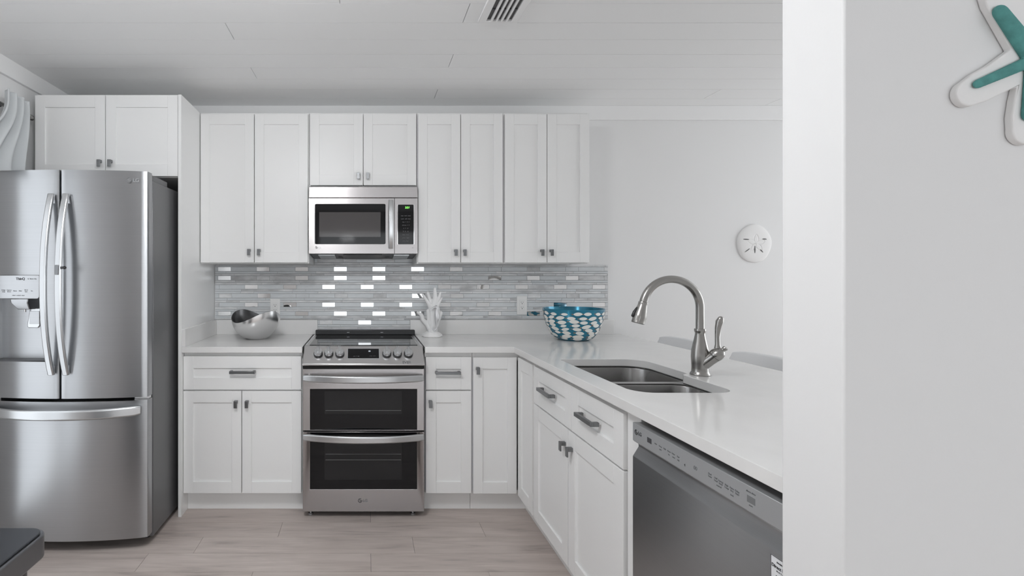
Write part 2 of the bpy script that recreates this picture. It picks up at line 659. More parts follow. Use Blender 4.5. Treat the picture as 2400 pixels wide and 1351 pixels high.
# ceiling vent
vx0, vx1, vy0, vy1 = 0.518, 0.700, 1.95, 2.318
v = thing('ceiling_vent', ((vx0 + vx1) / 2, (vy0 + vy1) / 2, CZ), 'white slatted air vent in the white board ceiling', 'vent')
sx0, sx1, sy0, sy1 = 0.553, 0.668, 1.985, 2.302
plate([(vx0, vy0), (vx1, vy0), (vx1, vy1), (vx0, vy1)], [[(sx0, sy0), (sx1, sy0), (sx1, sy1), (sx0, sy1)]], CZ - 0.014, CZ - 0.0005).build('vent_frame', TRIM, v, bevel=0.003)
MB().box(sx0, sx1, sy0, sy1, CZ - 0.003, CZ - 0.0006).build('duct_shade_sheet', DUCT, v)  # dark sheet painted as the shade inside the vent; the ceiling stays solid
for i in range(1, 5):
    sx = sx0 + (sx1 - sx0) * i / 5
    MB().box(sx - 0.0042, sx + 0.0042, sy0, sy1, CZ - 0.016, CZ - 0.004).build('slat', TRIM, v)
MB().box(sx0, sx1, 2.205, 2.213, CZ - 0.0055, CZ - 0.0032).build('cross_bar', BLACK, v)


# ------------------------------------------------------------------ cabinets
def bx(m, ax, u0, u1, d0, d1, z0, z1, mi=0):
    """ax 'y': front faces -Y (u is X, depth is Y); ax 'x': front faces -X (u is Y, depth is X)"""
    if ax == 'y':
        m.box(u0, u1, d0, d1, z0, z1, mi)
    else:
        m.box(d0, d1, u0, u1, z0, z1, mi)


def shaker(name, parent, ax, u0, u1, z0, z1, d, stile=0.054, rail=0.066):
    m = MB()
    T = 0.02
    bx(m, ax, u0 + stile - 0.004, u1 - stile + 0.004, d + 0.009, d + T - 0.001, z0 + rail - 0.004, z1 - rail + 0.004)
    bx(m, ax, u0, u0 + stile, d, d + T, z0, z1)
    bx(m, ax, u1 - stile, u1, d, d + T, z0, z1)
    bx(m, ax, u0 + stile, u1 - stile, d, d + T, z1 - rail, z1)
    bx(m, ax, u0 + stile, u1 - stile, d, d + T, z0, z0 + rail)
    return m.build(name, PAINT, parent, bevel=0.0011)


def tab_pull(parent, ax, u, ztop, d):
    m = MB()
    w, h = 0.0095, 0.040
    bx(m, ax, u - w, u + w, d - 0.026, d - 0.0195, ztop - h, ztop)
    bx(m, ax, u - w, u + w, d - 0.0195, d, ztop - 0.016, ztop)
    return m.build('handle', PULL, parent, bevel=0.0012)


def bar_pull(parent, ax, u0, u1, zc, d):
    m = MB()
    h = 0.008
    bx(m, ax, u0, u1, d - 0.034, d - 0.021, zc - h, zc + h)
    bx(m, ax, u0, u0 + 0.015, d - 0.021, d, zc - h, zc + h)
    bx(m, ax, u1 - 0.015, u1, d - 0.021, d, zc - h, zc + h)
    return m.build('handle', PULL, parent, bevel=0.0012)


GRP_U = 'white wall cabinets over the counter'
GRP_B = 'white base cabinets'


def upper(x0, x1, z0, z1, doors, pulls, label):
    YF = 3.18
    c = thing('wall_cabinet', ((x0 + x1) / 2, YB, z0), label, 'cabinet', GRP_U)
    m = MB()
    t = 0.016
    m.box(x0, x0 + t, 3.203, YB - 0.012, z0, z1); m.box(x1 - t, x1, 3.203, YB - 0.012, z0, z1)
    m.box(x0 + t, x1 - t, 3.203, YB - 0.012, z1 - t, z1); m.box(x0 + t, x1 - t, 3.203, YB - 0.012, z0 + 0.006, z0 + 0.006 + t)
    m.box(x0 + t, x1 - t, YB - 0.022, YB - 0.012, z0 + 0.02, z1 - t)
    # face frame
    m.box(x0 + t, x0 + 0.038, 3.203, 3.22, z0 + t, z1 - t); m.box(x1 - 0.038, x1 - t, 3.203, 3.22, z0 + t, z1 - t)
    m.box(x0 + t, x1 - t, 3.203, 3.22, z1 - 0.05, z1 - t); m.box(x0 + t, x1 - t, 3.203, 3.22, z0, z0 + 0.03)
    xm = (doors[0][1] + doors[1][0]) / 2
    m.box(xm - 0.02, xm + 0.02, 3.203, 3.22, z0 + 0.03, z1 - 0.05)
    m.build('carcass', PAINT, c, bevel=0.001)
    for (a, b), pu in zip(doors, pulls):
        d = shaker('door', c, 'y', a, b, z0 + 0.006, z1 - 0.013, YF, 0.0575, 0.066)
        tab_pull(d, 'y', X(pu[0], 3.16), Z(pu[1], 3.16), YF)
    return c


YU = 3.18
g = 0.002
upper(-1.045, X(724, YU) - 0.001, 1.450, 2.408, [(X(469, YU) + .003, X(595.2, YU)), (X(597, YU), X(721.5, YU))], [(583, 584), (606, 584)], 'wide white two-door wall cabinet beside the refrigerator, left of the microwave')
upper(X(724, YU) + 0.001, X(977.3, YU) - .001, 1.938, 2.408, [(X(727, YU), X(850.5, YU)), (X(852, YU), X(975.5, YU))], [(840, 405), (862, 405)], 'short white two-door wall cabinet directly above the microwave')
upper(X(977.3, YU) + 0.001, X(1181, YU) - .001, 1.450, 2.408, [(X(980, YU), X(1079, YU)), (X(1080.5, YU), X(1178.5, YU))], [(1069, 585), (1090, 585)], 'tall white two-door wall cabinet just right of the microwave')
upper(X(1181, YU) + 0.001, X(1385, YU), 1.450, 2.408, [(X(1183.5, YU), X(1281.5, YU)), (X(1283, YU), X(1381, YU))], [(1272, 585), (1294, 585)], 'tall white two-door wall cabinet at the right end of the row')

# tall end panel beside the refrigerator
PNX0, PNX1 = -1.0640, -1.0460
MBp = MB().box(PNX0, PNX1, 2.862, YB - 0.001, 0.0, 2.404)
tag(MBp.build('refrigerator_side_panel', PAINT, bevel=0.001), 'tall white panel standing between the refrigerator and the counter', 'panel')

# cabinet over the refrigerator
fc = thing('refrigerator_cabinet', (-1.47, YB, 1.935), 'deep white two-door cabinet above the refrigerator', 'cabinet')
m = MB()
fx0, fx1, fz0, fz1 = -1.878, PNX0 - 0.001, 1.935, 2.409
m.box(fx0, fx0 + .018, 2.883, YB - .002, fz0, fz1); m.box(fx1 - .018, fx1, 2.883, YB - .002, fz0, fz1)
m.box(fx0 + .018, fx1 - .018, 2.883, YB - .002, fz1 - .018, fz1); m.box(fx0 + .018, fx1 - .018, 2.883, YB - .002, fz0, fz0 + .018)
m.box(fx0 + .018, fx1 - .018, YB - .012, YB - .002, fz0 + .018, fz1 - .018)
m.box(fx0 + .018, fx1 - .018, 2.883, 2.90, fz1 - .05, fz1 - .018); m.box((X(247, 2.86)) - .02, X(247, 2.86) + .02, 2.883, 2.90, fz0 + .018, fz1 - .05)
m.build('carcass', PAINT, fc, bevel=0.001)
for a, b, pu in ((X(82, 2.86), X(246, 2.86), 231), (X(248, 2.86), PNX0 - .002, 256)):
    d = shaker('door', fc, 'y', a, b, fz0 + .004, fz1 - .010, 2.86, 0.057, 0.068)
    tab_pull(d, 'y', X(pu, 2.84), Z(374, 2.84), 2.86)

# base cabinets
YD = 2.891                      # face of the doors
YC = YD + 0.021                 # face of the carcass
UZ = 0.933                      # underside of the worktop
KZ = 0.115


def carcass(m, ax, u0, u1, d0, d1, z0=KZ, z1=UZ, frame=()):
    t = 0.018
    bx(m, ax, u0, u0 + t, d0, d1, z0, z1); bx(m, ax, u1 - t, u1, d0, d1, z0, z1)
    bx(m, ax, u0 + t, u1 - t, d0, d1, z0, z0 + t)
    bx(m, ax, u0 + t, u1 - t, d1 - 0.012, d1, z0 + t, z1)
    bx(m, ax, u0 + t, u1 - t, d0, d0 + t, z1 - 0.05, z1)
    for q in frame:
        bx(m, ax, q[0], q[1], d0 + 0.001, d0 + t, q[2], q[3])


def Zd(py):
    return Z(py, YD)


ZD_T, ZD_B = Zd(835.5), Zd(914)         # drawer fronts
ZO_T, ZO_B = Zd(917.2), Zd(1157)        # doors
c = thing('base_cabinet', (-0.7, YB, 0), 'white base cabinet with one wide drawer and two doors left of the range', 'cabinet', GRP_B)
m = MB()
bl0, bl1 = PNX1 + 0.001, X(709.5, 2.9) - .002
carcass(m, 'y', bl0, bl1, YC, YB - .002, frame=[(bl0 + .018, bl1 - .018, ZD_B - .02, ZD_B + .015), (X(566, YD) - .02, X(566, YD) + .02, KZ + .018, ZD_B - .02)])
m.build('carcass', PAINT, c, bevel=0.001)
MB().box(bl0, bl1, 2.966, 2.982, 0.0, KZ).build('toe_kick', PAINT, c)
d = shaker('drawer', c, 'y', PNX1 + .0025, X(706, YD), ZD_B, ZD_T, YD, 0.056, 0.069)
bar_pull(d, 'y', X(537, 2.86), X(597, 2.86), Z(874, 2.86), YD)
for a, b, pu in ((PNX1 + .0025, X(565.5, YD), 551.5), (X(567.5, YD), X(706, YD), 577.5)):
    d = shaker('door', c, 'y', a, b, ZO_B, ZO_T, YD)
    tab_pull(d, 'y', X(pu, 2.87), Z(941, 2.87), YD)

c = thing('base_cabinet', (0.48, YB, 0), 'narrow white base cabinet with one drawer over one door right of the range', 'cabinet', GRP_B)
m = MB()
br0, br1 = X(995.5, 2.9), X(1107, 2.9)
carcass(m, 'y', br0, br1, YC, YB - .002, frame=[(br0 + .018, br1 - .018, ZD_B - .02, ZD_B + .015)])
m.build('carcass', PAINT, c, bevel=0.001)
MB().box(br0, br1, 2.966, 2.982, 0.0, KZ).build('toe_kick', PAINT, c)
d = shaker('drawer', c, 'y', X(998, YD), X(1104.5, YD), ZD_B, Zd(837.5), YD, 0.059, 0.069)
bar_pull(d, 'y', X(1021.5, 2.86), X(1080.5, 2.86), Z(875.5, 2.86), YD)
d = shaker('door', c, 'y', X(998, YD), X(1104.5, YD), ZO_B, ZO_T, YD, 0.059)
tab_pull(d, 'y', X(1009.5, 2.87), Z(940.5, 2.87), YD)

XD = 0.872                      # face of the peninsula doors
XC = XD + 0.021
PBX = 1.47                      # back of the peninsula cabinets
c = thing('corner_cabinet', (1.1, YB, 0), 'white corner base cabinet with a tall handled door where counter and peninsula meet', 'cabinet', GRP_B)
m = MB()
ck0 = br1 + .002
cy0 = 2.615
m.box(ck0, ck0 + .018, YC, YB - .002, KZ, UZ); m.box(ck0 + .018, PBX, YB - .014, YB - .002, KZ, UZ)
m.box(PBX - .018, PBX, cy0, YB - .014, KZ, UZ); m.box(XC, PBX - .018, cy0, cy0 + .018, KZ, UZ)
m.box(ck0 + .018, XC - .001, YC, YB - .014, KZ, KZ + .018); m.box(XC, PBX - .018, cy0 + .018, YB - .014, KZ, KZ + .018)
m.box(ck0 + .018, XC + .01, YC, YC + .018, UZ - .05, UZ); m.box(XC, XC + .018, cy0 + .018, YC, UZ - .05, UZ)
m.build('carcass', PAINT, c, bevel=0.001)
mt = MB().box(ck0, XC + .05, 2.966, 2.982, 0, KZ)
mt.box(XC + .05, XC + .066, cy0, 2.982, 0, KZ)
mt.build('toe_kick', PAINT, c)
d = shaker('door', c, 'y', X(1109.5, YD), XD - .0015, Z(1158, YD), Zd(838.5), YD)
tab_pull(d, 'y', X(1121, 2.87), Z(862, 2.87), YD)
ZT = 0.908
shaker('door', c, 'x', 2.632, 2.876, 0.118, ZT, XD)

sc = thing('sink_cabinet', (1.17, 2.15, 0), 'white sink base cabinet with two drawer fronts and two doors on the peninsula', 'cabinet', GRP_B)
m = MB()
s0, s1 = 1.697, 2.612
bx(m, 'x', s0, s0 + .018, XC, PBX, KZ, UZ); bx(m, 'x', s1 - .018, s1, XC, PBX, KZ, UZ)
bx(m, 'x', s0 + .018, s1 - .018, XC, PBX, KZ, KZ + .018); bx(m, 'x', s0 + .018, s1 - .018, PBX - .016, PBX, KZ + .018, UZ)
bx(m, 'x', s0 + .018, s1 - .018, XC, XC + .018, UZ - .03, UZ); bx(m, 'x', s0 + .018, s1 - .018, XC, XC + .018, .69, .73)
m.build('carcass', PAINT, sc, bevel=0.001)
MB().box(XC + .05, XC + .066, s0, s1, 0, KZ).build('toe_kick', PAINT, sc)
for y0_, y1_, h0, h1 in ((2.134, 2.606, X(1264, 1) and 2.47, 2.31), (1.702, 2.130, 2.025, 1.875)):
    d = shaker('drawer_front', sc, 'x', y0_, y1_, 0.718, ZT, XD, 0.066, 0.066)
    bar_pull(d, 'x', h1, h0, 0.818, XD)
for y0_, y1_, pu in ((2.168, 2.606, 2.196), (1.702, 2.162, 2.122)):
    d = shaker('door', sc, 'x', y0_, y1_, 0.118, 0.711, XD, 0.066, 0.066)
    tab_pull(d, 'x', pu, 0.650, XD)

tag(MB().box(XD + .012, PBX, 1.612, 1.695, 0.0, UZ).build('filler_panel', PAINT, bevel=0.001), 'narrow white upright panel between the sink cabinet and the dishwasher', 'panel')
# finished back of the peninsula
tag(MB().box(PBX + .001, PBX + .016, PY1 + .002, YB - .016, 0.0, UZ).build('peninsula_back_panel', PAINT), 'white panel closing the stool side of the peninsula', 'panel')

# ------------------------------------------------------------------ worktops
CT = 0.967
ct = thing('countertop', (-0.7, 3.2, UZ), 'short white quartz countertop left of the range, with the silver bowl on it', 'countertop')
cl0, cl1 = PNX1 + .0005, X(709.8, 2.9)
MB().box(cl0, cl1, 2.866, YB - .002, UZ, CT).build('slab', QUARTZ, ct, bevel=0.002)
MB().box(cl0 + .02, cl1 + .03, 3.470, YB - .0135, CT, 1.068).build('upstand', QUARTZ, ct, bevel=0.0015)
MB().box(cl0, cl0 + .0195, 2.868, YB - .0135, CT, 1.068).build('side_upstand', QUARTZ, ct, bevel=0.0015)

cp = thing('countertop', (1.2, 2.3, UZ), 'long L-shaped white quartz countertop of the peninsula, cut out around the sink', 'countertop')
cr0 = X(994.6, 2.9)
outer = [(cr0, 2.866), (0.847, 2.866), (0.847, PY1 + .001), (1.775, PY1 + .001), (1.775, YB - .002), (cr0, YB - .002)]
SX0, SX1, SX2, SY0, SY1, SYN = 0.942, 1.305, 1.343, 1.752, 2.452, 2.083


def sink_hole(e=0.0, n=8):
    x0, x1, x2, y0, y1 = SX0 - e, SX1 + e, SX2 + e, SY0 - e, SY1 + e
    pts = []

    def arc(cx, cy, r, a0, a1):
        for i in range(n + 1):
            a = math.radians(a0 + (a1 - a0) * i / n)
            pts.append((cx + r * math.cos(a), cy + r * math.sin(a)))
    r = 0.075
    arc(x0 + r, y0 + r, r, 180, 270)
    arc(x1 - r, y0 + r, r, 270, 360)
    pts.append((x1, SYN - .018)); pts.append((x1 + .006, SYN - .006)); pts.append((x2 - .008, SYN + .006)); pts.append((x2, SYN + .02))
    arc(x2 - r - .02, y1 - r - .02, r + .02, 0, 90)
    arc(x0 + .03, y1 - .03, .03, 90, 180)
    return pts


sl = plate(outer, [sink_hole()], UZ, CT)
sl.build('slab', QUARTZ, cp, bevel=0.0016)
MB().box(cr0 - .03, X(1439, 3.47), 3.470, YB - .0135, CT, 1.068).build('upstand', QUARTZ, cp, bevel=0.0015)

# ------------------------------------------------------------------ undermount sink
sk = thing('sink', (1.12, 2.1, UZ), 'stainless double bowl undermount sink set in the white peninsula', 'sink')


def bowl_mesh(x0, x1, y0, y1, r, ztop, zbot):
    m = MB()
    rings = []
    for t, ins in ((0, 0), (0.02, 0.001), (0.75, 0.006), (0.88, 0.012), (0.96, 0.026), (1.0, 0.055)):
        z = ztop + (zbot - ztop) * t
        rings.append([(p[0], p[1], z) for p in rrect(x0 + ins, x1 - ins, y0 + ins, y1 - ins, [max(q - ins * 0.3, .02) for q in r])])
    m.rings(rings, 0, True, False, True)
    return m


b1 = (SX0 - .004, SX2 + .006, SYN + .012, SY1 + .006)
b2 = (SX0 - .004, SX1 + .006, SY0 - .006, SYN - .022)
for (x0, x1, y0_, y1_), zb, rr in ((b1, 0.735, [.10, .05, .06, .06]), (b2, 0.765, [.06, .06, .075, .075])):
    o = bowl_mesh(x0, x1, y0_, y1_, rr, 0.9265, zb).build('basin', SINKS, sk)
    s = o.modifiers.new('solidify', 'SOLIDIFY')
    s.thickness = 0.0015
    s.offset = 1
    dr = MB().lathe([(0.045, 0.0), (0.045, 0.002), (0.034, 0.003), (0.03, 0.0005), (0.012, 0.0008)], ((x0 + x1) / 2, (y0_ + y1_) / 2, zb + .0006), 28)
    dr.build('drain', CHROME, o)
fl = [(p[0], p[1]) for p in sink_hole(0.022)]
h1 = rrect(b1[0], b1[1], b1[2], b1[3], [.10, .05, .06, .06])
h2 = rrect(b2[0], b2[1], b2[2], b2[3], [.06, .06, .075, .075])
plate(fl, [h1, h2], 0.9265, 0.932).build('rim', SINKS, sk)

# ------------------------------------------------------------------ faucet
FX, FY = 1.372, 2.063
fa = thing('faucet', (FX, FY, CT), 'brushed nickel gooseneck kitchen faucet with side lever beside the sink', 'faucet')
MB().lathe([(.001, .0005), (.0355, .0005), (.0365, .004), (.0345, .009), (.0318, .013), (.0312, .016), (.0305, .03), (.0312, .05), (.0325, .075), (.031, .1), (.0265, .125), (.0215, .148),
            (.0182, .165), (.0178, .173), (.0205, .179), (.0212, .184), (.0205, .19), (.0165, .1905)], (FX, FY, CT), 40).build('body', NICKEL, fa)
path = [(FX, FY, CT + .19 + .0857 * i / 4) for i in range(5)]
RA = 0.117
for i in range(1, 29):
    a = math.radians(168 * i / 28)
    path.append((FX - RA + RA * math.cos(a), FY, CT + .2757 + RA * math.sin(a)))
MB().tube(path, 0.0155, 24).build('spout', NICKEL, fa)
e = Vector(path[-1])
dirv = (e - Vector(path[-2])).normalized()
hd = MB().lathe([(.0155, .001), (.0178, .0015), (.0185, .004), (.0178, .008), (.0180, .016), (.0215, .034), (.0255, .055), (.0262, .066), (.0245, .078), (.0252, .084), (.0252, .090), (.023, .0915), (.001, .0905)], e, 32, axis=dirv)
sh = hd.build('spray_head', NICKEL, fa)
side = Vector((-1, 0, 0)); side = (side - dirv * side.dot(dirv)).normalized()
p0 = e + dirv * .032 + side * .019
mb = MB().tube([p0 + dirv * .0, p0 + dirv * .018 + side * .006, p0 + dirv * .034 + side * .009], [.0055, .007, .006], 12, round_end=True)
mb.build('spray_button', BLACK, sh)
# angled side branch with the lever
b0 = Vector((FX + .004, FY - .008, CT + .042))
bd = Vector((0.48, -.52, .70)).normalized()
MB().lathe([(.0235, 0), (.0225, .03), (.0235, .055), (.0245, .060)], b0, 32, axis=bd).build('valve_branch', NICKEL, fa)
b1_ = b0 + bd * .061
lv = MB().lathe([(.0243, 0), (.0255, .004), (.0252, .012), (.022, .024), (.016, .032), (.009, .037), (.0085, .043), (.0105, .047), (.009, .052), (.001, .053)], b1_, 32, axis=bd)
l0 = b1_ + bd * .016
lv.tube([l0 + Vector((0, .004, .012)), l0 + Vector((0.001, .006, .035)), l0 + Vector((.001, .007, .065)), l0 + Vector((.003, .006, .10)), l0 + Vector((.006, .001, .128)), l0 + Vector((.007, -.003, .138))],
        [.0135, .0092, .0088, .0112, .0138, .011], 20, round_end=True)
lv.build('lever', NICKEL, fa)

# ------------------------------------------------------------------ mosaic backsplash
tb = MB()
TY = YB - 0.012                 # face of the tiles
SC = F / 3.488
xl, xr = -1.0405, X(1425, 3.488)
RX0, RX1 = -.352, .330


def tz(py):
    return EYE + (VY - py) / SC


def tx(px):
    return (px - VX) / SC


z_top, z_bot = 1.4435, 1.0695
tb.box(xl, xr, YB - .0085, YB - .0005, z_bot, z_top, 0)
tb.box(RX0 - .001, RX1, YB - .0085, YB - .0005, .90, z_bot, 0)
tb.box(RX0 - .001, RX1, YB - .0085, YB - .0005, z_top, 1.545, 0)


def tile(x0, x1, za, zb, mi, dy=0.0):
    g = 0.0009
    lo, hi = z_bot, z_top
    spans = [(max(x0, xl), min(x1, xr), lo, hi)]
    a, b = max(x0, RX0), min(x1, RX1)
    if b > a:
        spans += [(a, b, .90, lo), (a, b, hi, 1.545)] if False else []
        if zb < lo or za > hi:
            spans = [(a, b, .90, 1.545)]
        elif x0 >= RX0 and x1 <= RX1:
            spans = [(x0, x1, .90, 1.545)]
    for p, q, l, h in spans:
        A, B = max(za, l), min(zb, h)
        if q - p > 0.003 and B - A > 0.002:
            tb.box(p + g, q - g, TY + dy, YB - .006, A + g * .8, B - g * .8, mi)


ST = 30.17
mir = {0: (533, [735, 825]), 1: (511, [511, 604, 695, 786, 876, 966, 1056, 1208]), 2: (511, [511, 697, 787, 877, 1149, 1239, 1330]),
       3: (574, [574, 666, 757, 848, 938, 1028, 1119, 1209, 1299, 1389]), 4: (513, [604, 968, 1058]), 5: (574, [574, 665, 757, 848, 938, 1028, 1119, 1299, 1389]),
       6: (511, [511, 697, 787, 878, 967, 1058, 1149, 1239]), 7: (568, [840]), 8: (511, []), 9: (574, [])}
for k in range(-2, 10):
    yt = 626.3 + (k - 1) * 20.85
    off, ms = mir.get(k, (511, []))
    i0 = -6
    px = off - 3 * ST * 3
    c = 0
    while px < 1440:
        nxt = px + ST * 1.0
        if c % 3 == 0:
            ism = any(abs(px - q) < 12 for q in ms)
            tile(tx(px), tx(px + ST), tz(yt + 9.9), tz(yt), 4 if ism else R.choice([2, 3, 2, 3, 1]), 0.0 if ism else R.uniform(0, .0008))
            px += ST
        else:
            tile(tx(px), tx(px + 2 * ST), tz(yt + 9.9), tz(yt), R.choice([1, 1, 1, 1, 2]), R.uniform(0, .0006))
            px += 2 * ST
            c += 1
        c += 1
    for (dy0, h, mm) in ((10.6, 4.6, [1, 1, 1, 2, 3]), (15.9, 4.2, [3, 3, 2, 2, 1, 3])):
        px = 480 - R.uniform(0, 60)
        while px < 1440:
            L = R.choice([1, 2, 3, 3, 4] if dy0 < 12 else [1, 1, 1, 2, 3]) * ST
            tile(tx(px), tx(px + L), tz(yt + dy0 + h), tz(yt + dy0), R.choice(mm), R.uniform(0, .001))
            px += L
tag(tb.build('tile_backsplash', [GROUT, TGLASS, TMARB, TMARB2, MIRROR]), 'grey glass and marble strip mosaic with small mirror tiles behind the counter', 'backsplash')


# ------------------------------------------------------------------ outlets
def outlet(px0, px1, py0, py1, label):
    Y0 = 3.485
    x0, x1, z0, z1 = X(px0, Y0), X(px1, Y0), Z(py1, Y0), Z(py0, Y0)
    xc, zc = (x0 + x1) / 2, (z0 + z1) / 2
    t = thing('wall_outlet', (xc, TY, zc), label, 'outlet', 'white wall outlets in the mosaic')
    MB().box(x0, x1, TY - .006, TY - .0002, z0, z1).build('cover_plate', WPLAST, t, bevel=0.002)
    m = MB().box(xc - .017, xc + .017, TY - .0085, TY - .006, zc - .036, zc + .036)
    r = m.build('receptacle', WPLAST, t, bevel=0.001)
    s = MB()
    for dz in (.017, -.017):
        s.box(xc - .0075, xc - .0055, TY - .0088, TY - .0084, zc + dz + .001, zc + dz + .008)
        s.box(xc + .0055, xc + .0075, TY - .0088, TY - .0084, zc + dz + .001, zc + dz + .008)
        s.lathe([(.0028, 0), (.0028, .0004)], (xc, TY - .0088, zc + dz - .006), 12, axis=(0, 1, 0))
    s.build('socket_slots', GAP, r)


outlet(633.5, 656.5, 701, 743, 'white wall outlet behind the silver bowl')
outlet(1211.5, 1235, 694, 738, 'white wall outlet in the mosaic left of the teal bowl')

# ------------------------------------------------------------------ range
rg = thing('range', (-.01, 3.15, 0), 'stainless double oven range with black glass doors and six knobs', 'range')
rx0, rx1 = -.3535, .3335
rc = (rx0 + rx1) / 2
MB().box(rx0 + .004, rx1 - .004, 2.888, 3.462, .035, .866).build('body', DARKGREY, rg)
MB().box(rx0 + .004, rx1 - .004, 2.84, 2.888, .8475, .866).build('vent_gap', GAP, rg)
m = MB().prism([(rx0, 2.912, .968), (rx0, 2.818, .878), (rx0, 2.818, .868), (rx0, 3.462, .868), (rx0, 3.462, .968)], (rx1 - rx0, 0, 0))
m.build('control_panel', STEELP, rg, bevel=0.006, seg=3)
MB().box(rx0 + .030, rx1 - .030, 2.925, 3.432, .9685, .9705).build('cooktop_glass', BGLASS, rg, bevel=0.001)
m = MB().box(X(740, 3.44), X(972, 3.44), 3.425, 3.466, .969, 1.0015)
m.build('rear_vent', BLACK, rg, bevel=0.004)
for pxx in (816, 895):
    MB().box(X(pxx - 3, 3.42), X(pxx + 3, 3.42), 3.4235, 3.4255, .985, .988).build('vent_mark', LOGOL, rg)
# sloped face frame of the control panel
pn = Vector((0, -.69, .72)).normalized()
pd = Vector((0, -.094, -.090))
ptop = Vector((0, 2.912, .968))
pu = (-pd).normalized()


def on_panel(x, t, h=0.0):
    q = ptop + pd * t + pn * h
    return Vector((x, q.y, q.z))


def slab_on_panel(m, x0, x1, t0, t1, h0, h1, mi=0):
    a = [on_panel(x0, t1, h0), on_panel(x1, t1, h0), on_panel(x1, t0, h0), on_panel(x0, t0, h0)]
    m.prism(a, pn * (h1 - h0), mi)


m = MB()
slab_on_panel(m, X(813.5, 2.87), X(890, 2.87), .17, .72, .0006, .002)
dp = m.build('display_bezel', HANDLE, rg)
m = MB()
slab_on_panel(m, X(815.5, 2.87), X(888, 2.87), .19, .70, .002, .0032)
ds = m.build('display', BGLASS, rg)
text('00', .0115, on_panel(X(866, 2.87), .33, .0036), 'display_digits', WLED, ds, normal=pn, bold=.0003)
text('oven  off  light', .006, on_panel(X(835, 2.87), .60, .0036), 'control_legend', KEYS, ds, normal=pn)
text('timer  clock', .007, on_panel(X(873, 2.87), .58, .0036), 'control_legend', KEYS, ds, normal=pn)
text('EVER', .022, on_panel(X(953, 2.83), .915, .0008), 'panel_lettering', LOGOG, rg, normal=pn)
for pxk in (745, 770, 796, 907, 932, 958):
    xk = X(pxk, 2.845)
    c0 = on_panel(xk, .46, .0008)
    m = MB().lathe([(.0262, 0), (.0262, .008), (.025, .0095)], c0, 32, axis=pn)
    kb = m.build('knob', BLACK, rg)
    m = MB().lathe([(.0238, .009), (.0242, .013), (.0232, .024), (.0215, .0265), (.001, .027)], c0, 32, axis=pn)
    m.build('knob_face', HANDLE, kb)
    m = MB()
    q = [c0 + pn * .0268 + pu * s * 1.0 + Vector((w, 0, 0)) for s, w in ((-.015, -.0055), (-.015, .0055), (.0305, .0075), (.0305, -.0075))]
    m.prism(q, pn * .009)
    m.build('knob_grip', HANDLE, kb, bevel=0.002)
    m = MB().lathe([(.0016, 0), (.0016, .0006)], c0 + pn * .0359 + pu * .026, 10, axis=pn)
    m.build('knob_mark', GAP, kb)


def oven_door(z0, z1, wz0, wz1, hz, full_to_top):
    yf = 2.85
    m = MB()
    wx0, wx1 = X(726.5, yf), X(977.5, yf)
    pts_h = [[(wx0, wz0), (wx1, wz0), (wx1, wz1), (wx0, wz1)]]
    d = plate([(rx0, z0), (rx1, z0), (rx1, z1), (rx0, z1)], pts_h, yf, yf + .036, 'y').build('oven_door', STEELH, rg, bevel=0.0015)
    w = MB().box(wx0 + .0004, wx1 - .0004, yf + .002, yf + .03, wz0 + .0004, wz1 - .0004)
    wo = w.build('window', BGLASS, d)
    ins = .075 * (wz1 - wz0) / .3
    iz0, iz1 = (wz0 + .055, wz1 - .035) if not full_to_top else (wz0 + .09, wz1 - .012)
    iw = MB().box(wx0 + .082, wx1 - .085, yf + .0014, yf + .0021, iz0, iz1)
    iw.build('inner_window', DGLASS, wo)
    rk = MB()
    for zz in ([iz0 + .02] if full_to_top else [iz0 + (iz1 - iz0) * .62, iz0 + (iz1 - iz0) * .48]):
        rk.tube([(wx0 + .088, yf + .0012, zz), (wx1 - .09, yf + .0012, zz)], .0011, 8)
    rk.build('oven_rack', SLOT, wo)
    pth = []
    for i in range(21):
        u = -1 + 2 * i / 20
        pth.append((rc + u * .337, 2.826 - .054 * (1 - abs(u) ** 2.2), hz))
    h = MB().sweep(pth, (0, 0, 1), .042, .014, ws=[.040 if 0 < i < 20 else .034 for i in range(21)])
    ho = h.build('handle', HANDLE, d, bevel=0.002)
    for xx in (rx0 + .035, rx1 - .035):
        MB().box(xx - .010, xx + .010, 2.815, yf - .0005, hz - .012, hz + .012).build('handle_mount', STEELH, ho)
    return d


oven_door(.4955, .8455, .4957 + .003, Z(912.5, 2.85), .798, True)
ld = oven_door(.0365, .4885, Z(1148, 2.85), .4885 - .003, .466, False)
brand_mark((X(844, 2.85), 2.8494, Z(1174, 2.85)), .0105, LOGOD, LOGOG, ld)
for fx in (rx0 + .04, rx1 - .06):
    for fy in (2.90, 3.40):
        MB().lathe([(.014, 0), (.014, .008), (.007, .010), (.007, .036)], (fx, fy, 0), 14).build('foot', HANDLE, rg)
# chrome trim strips along the cooktop sides
for a, b in ((rx0 + .006, rx0 + .016), (rx1 - .016, rx1 - .006)):
    MB().box(a, b, 2.93, 3.42, .9682, .9692).build('side_trim', HANDLE, rg)

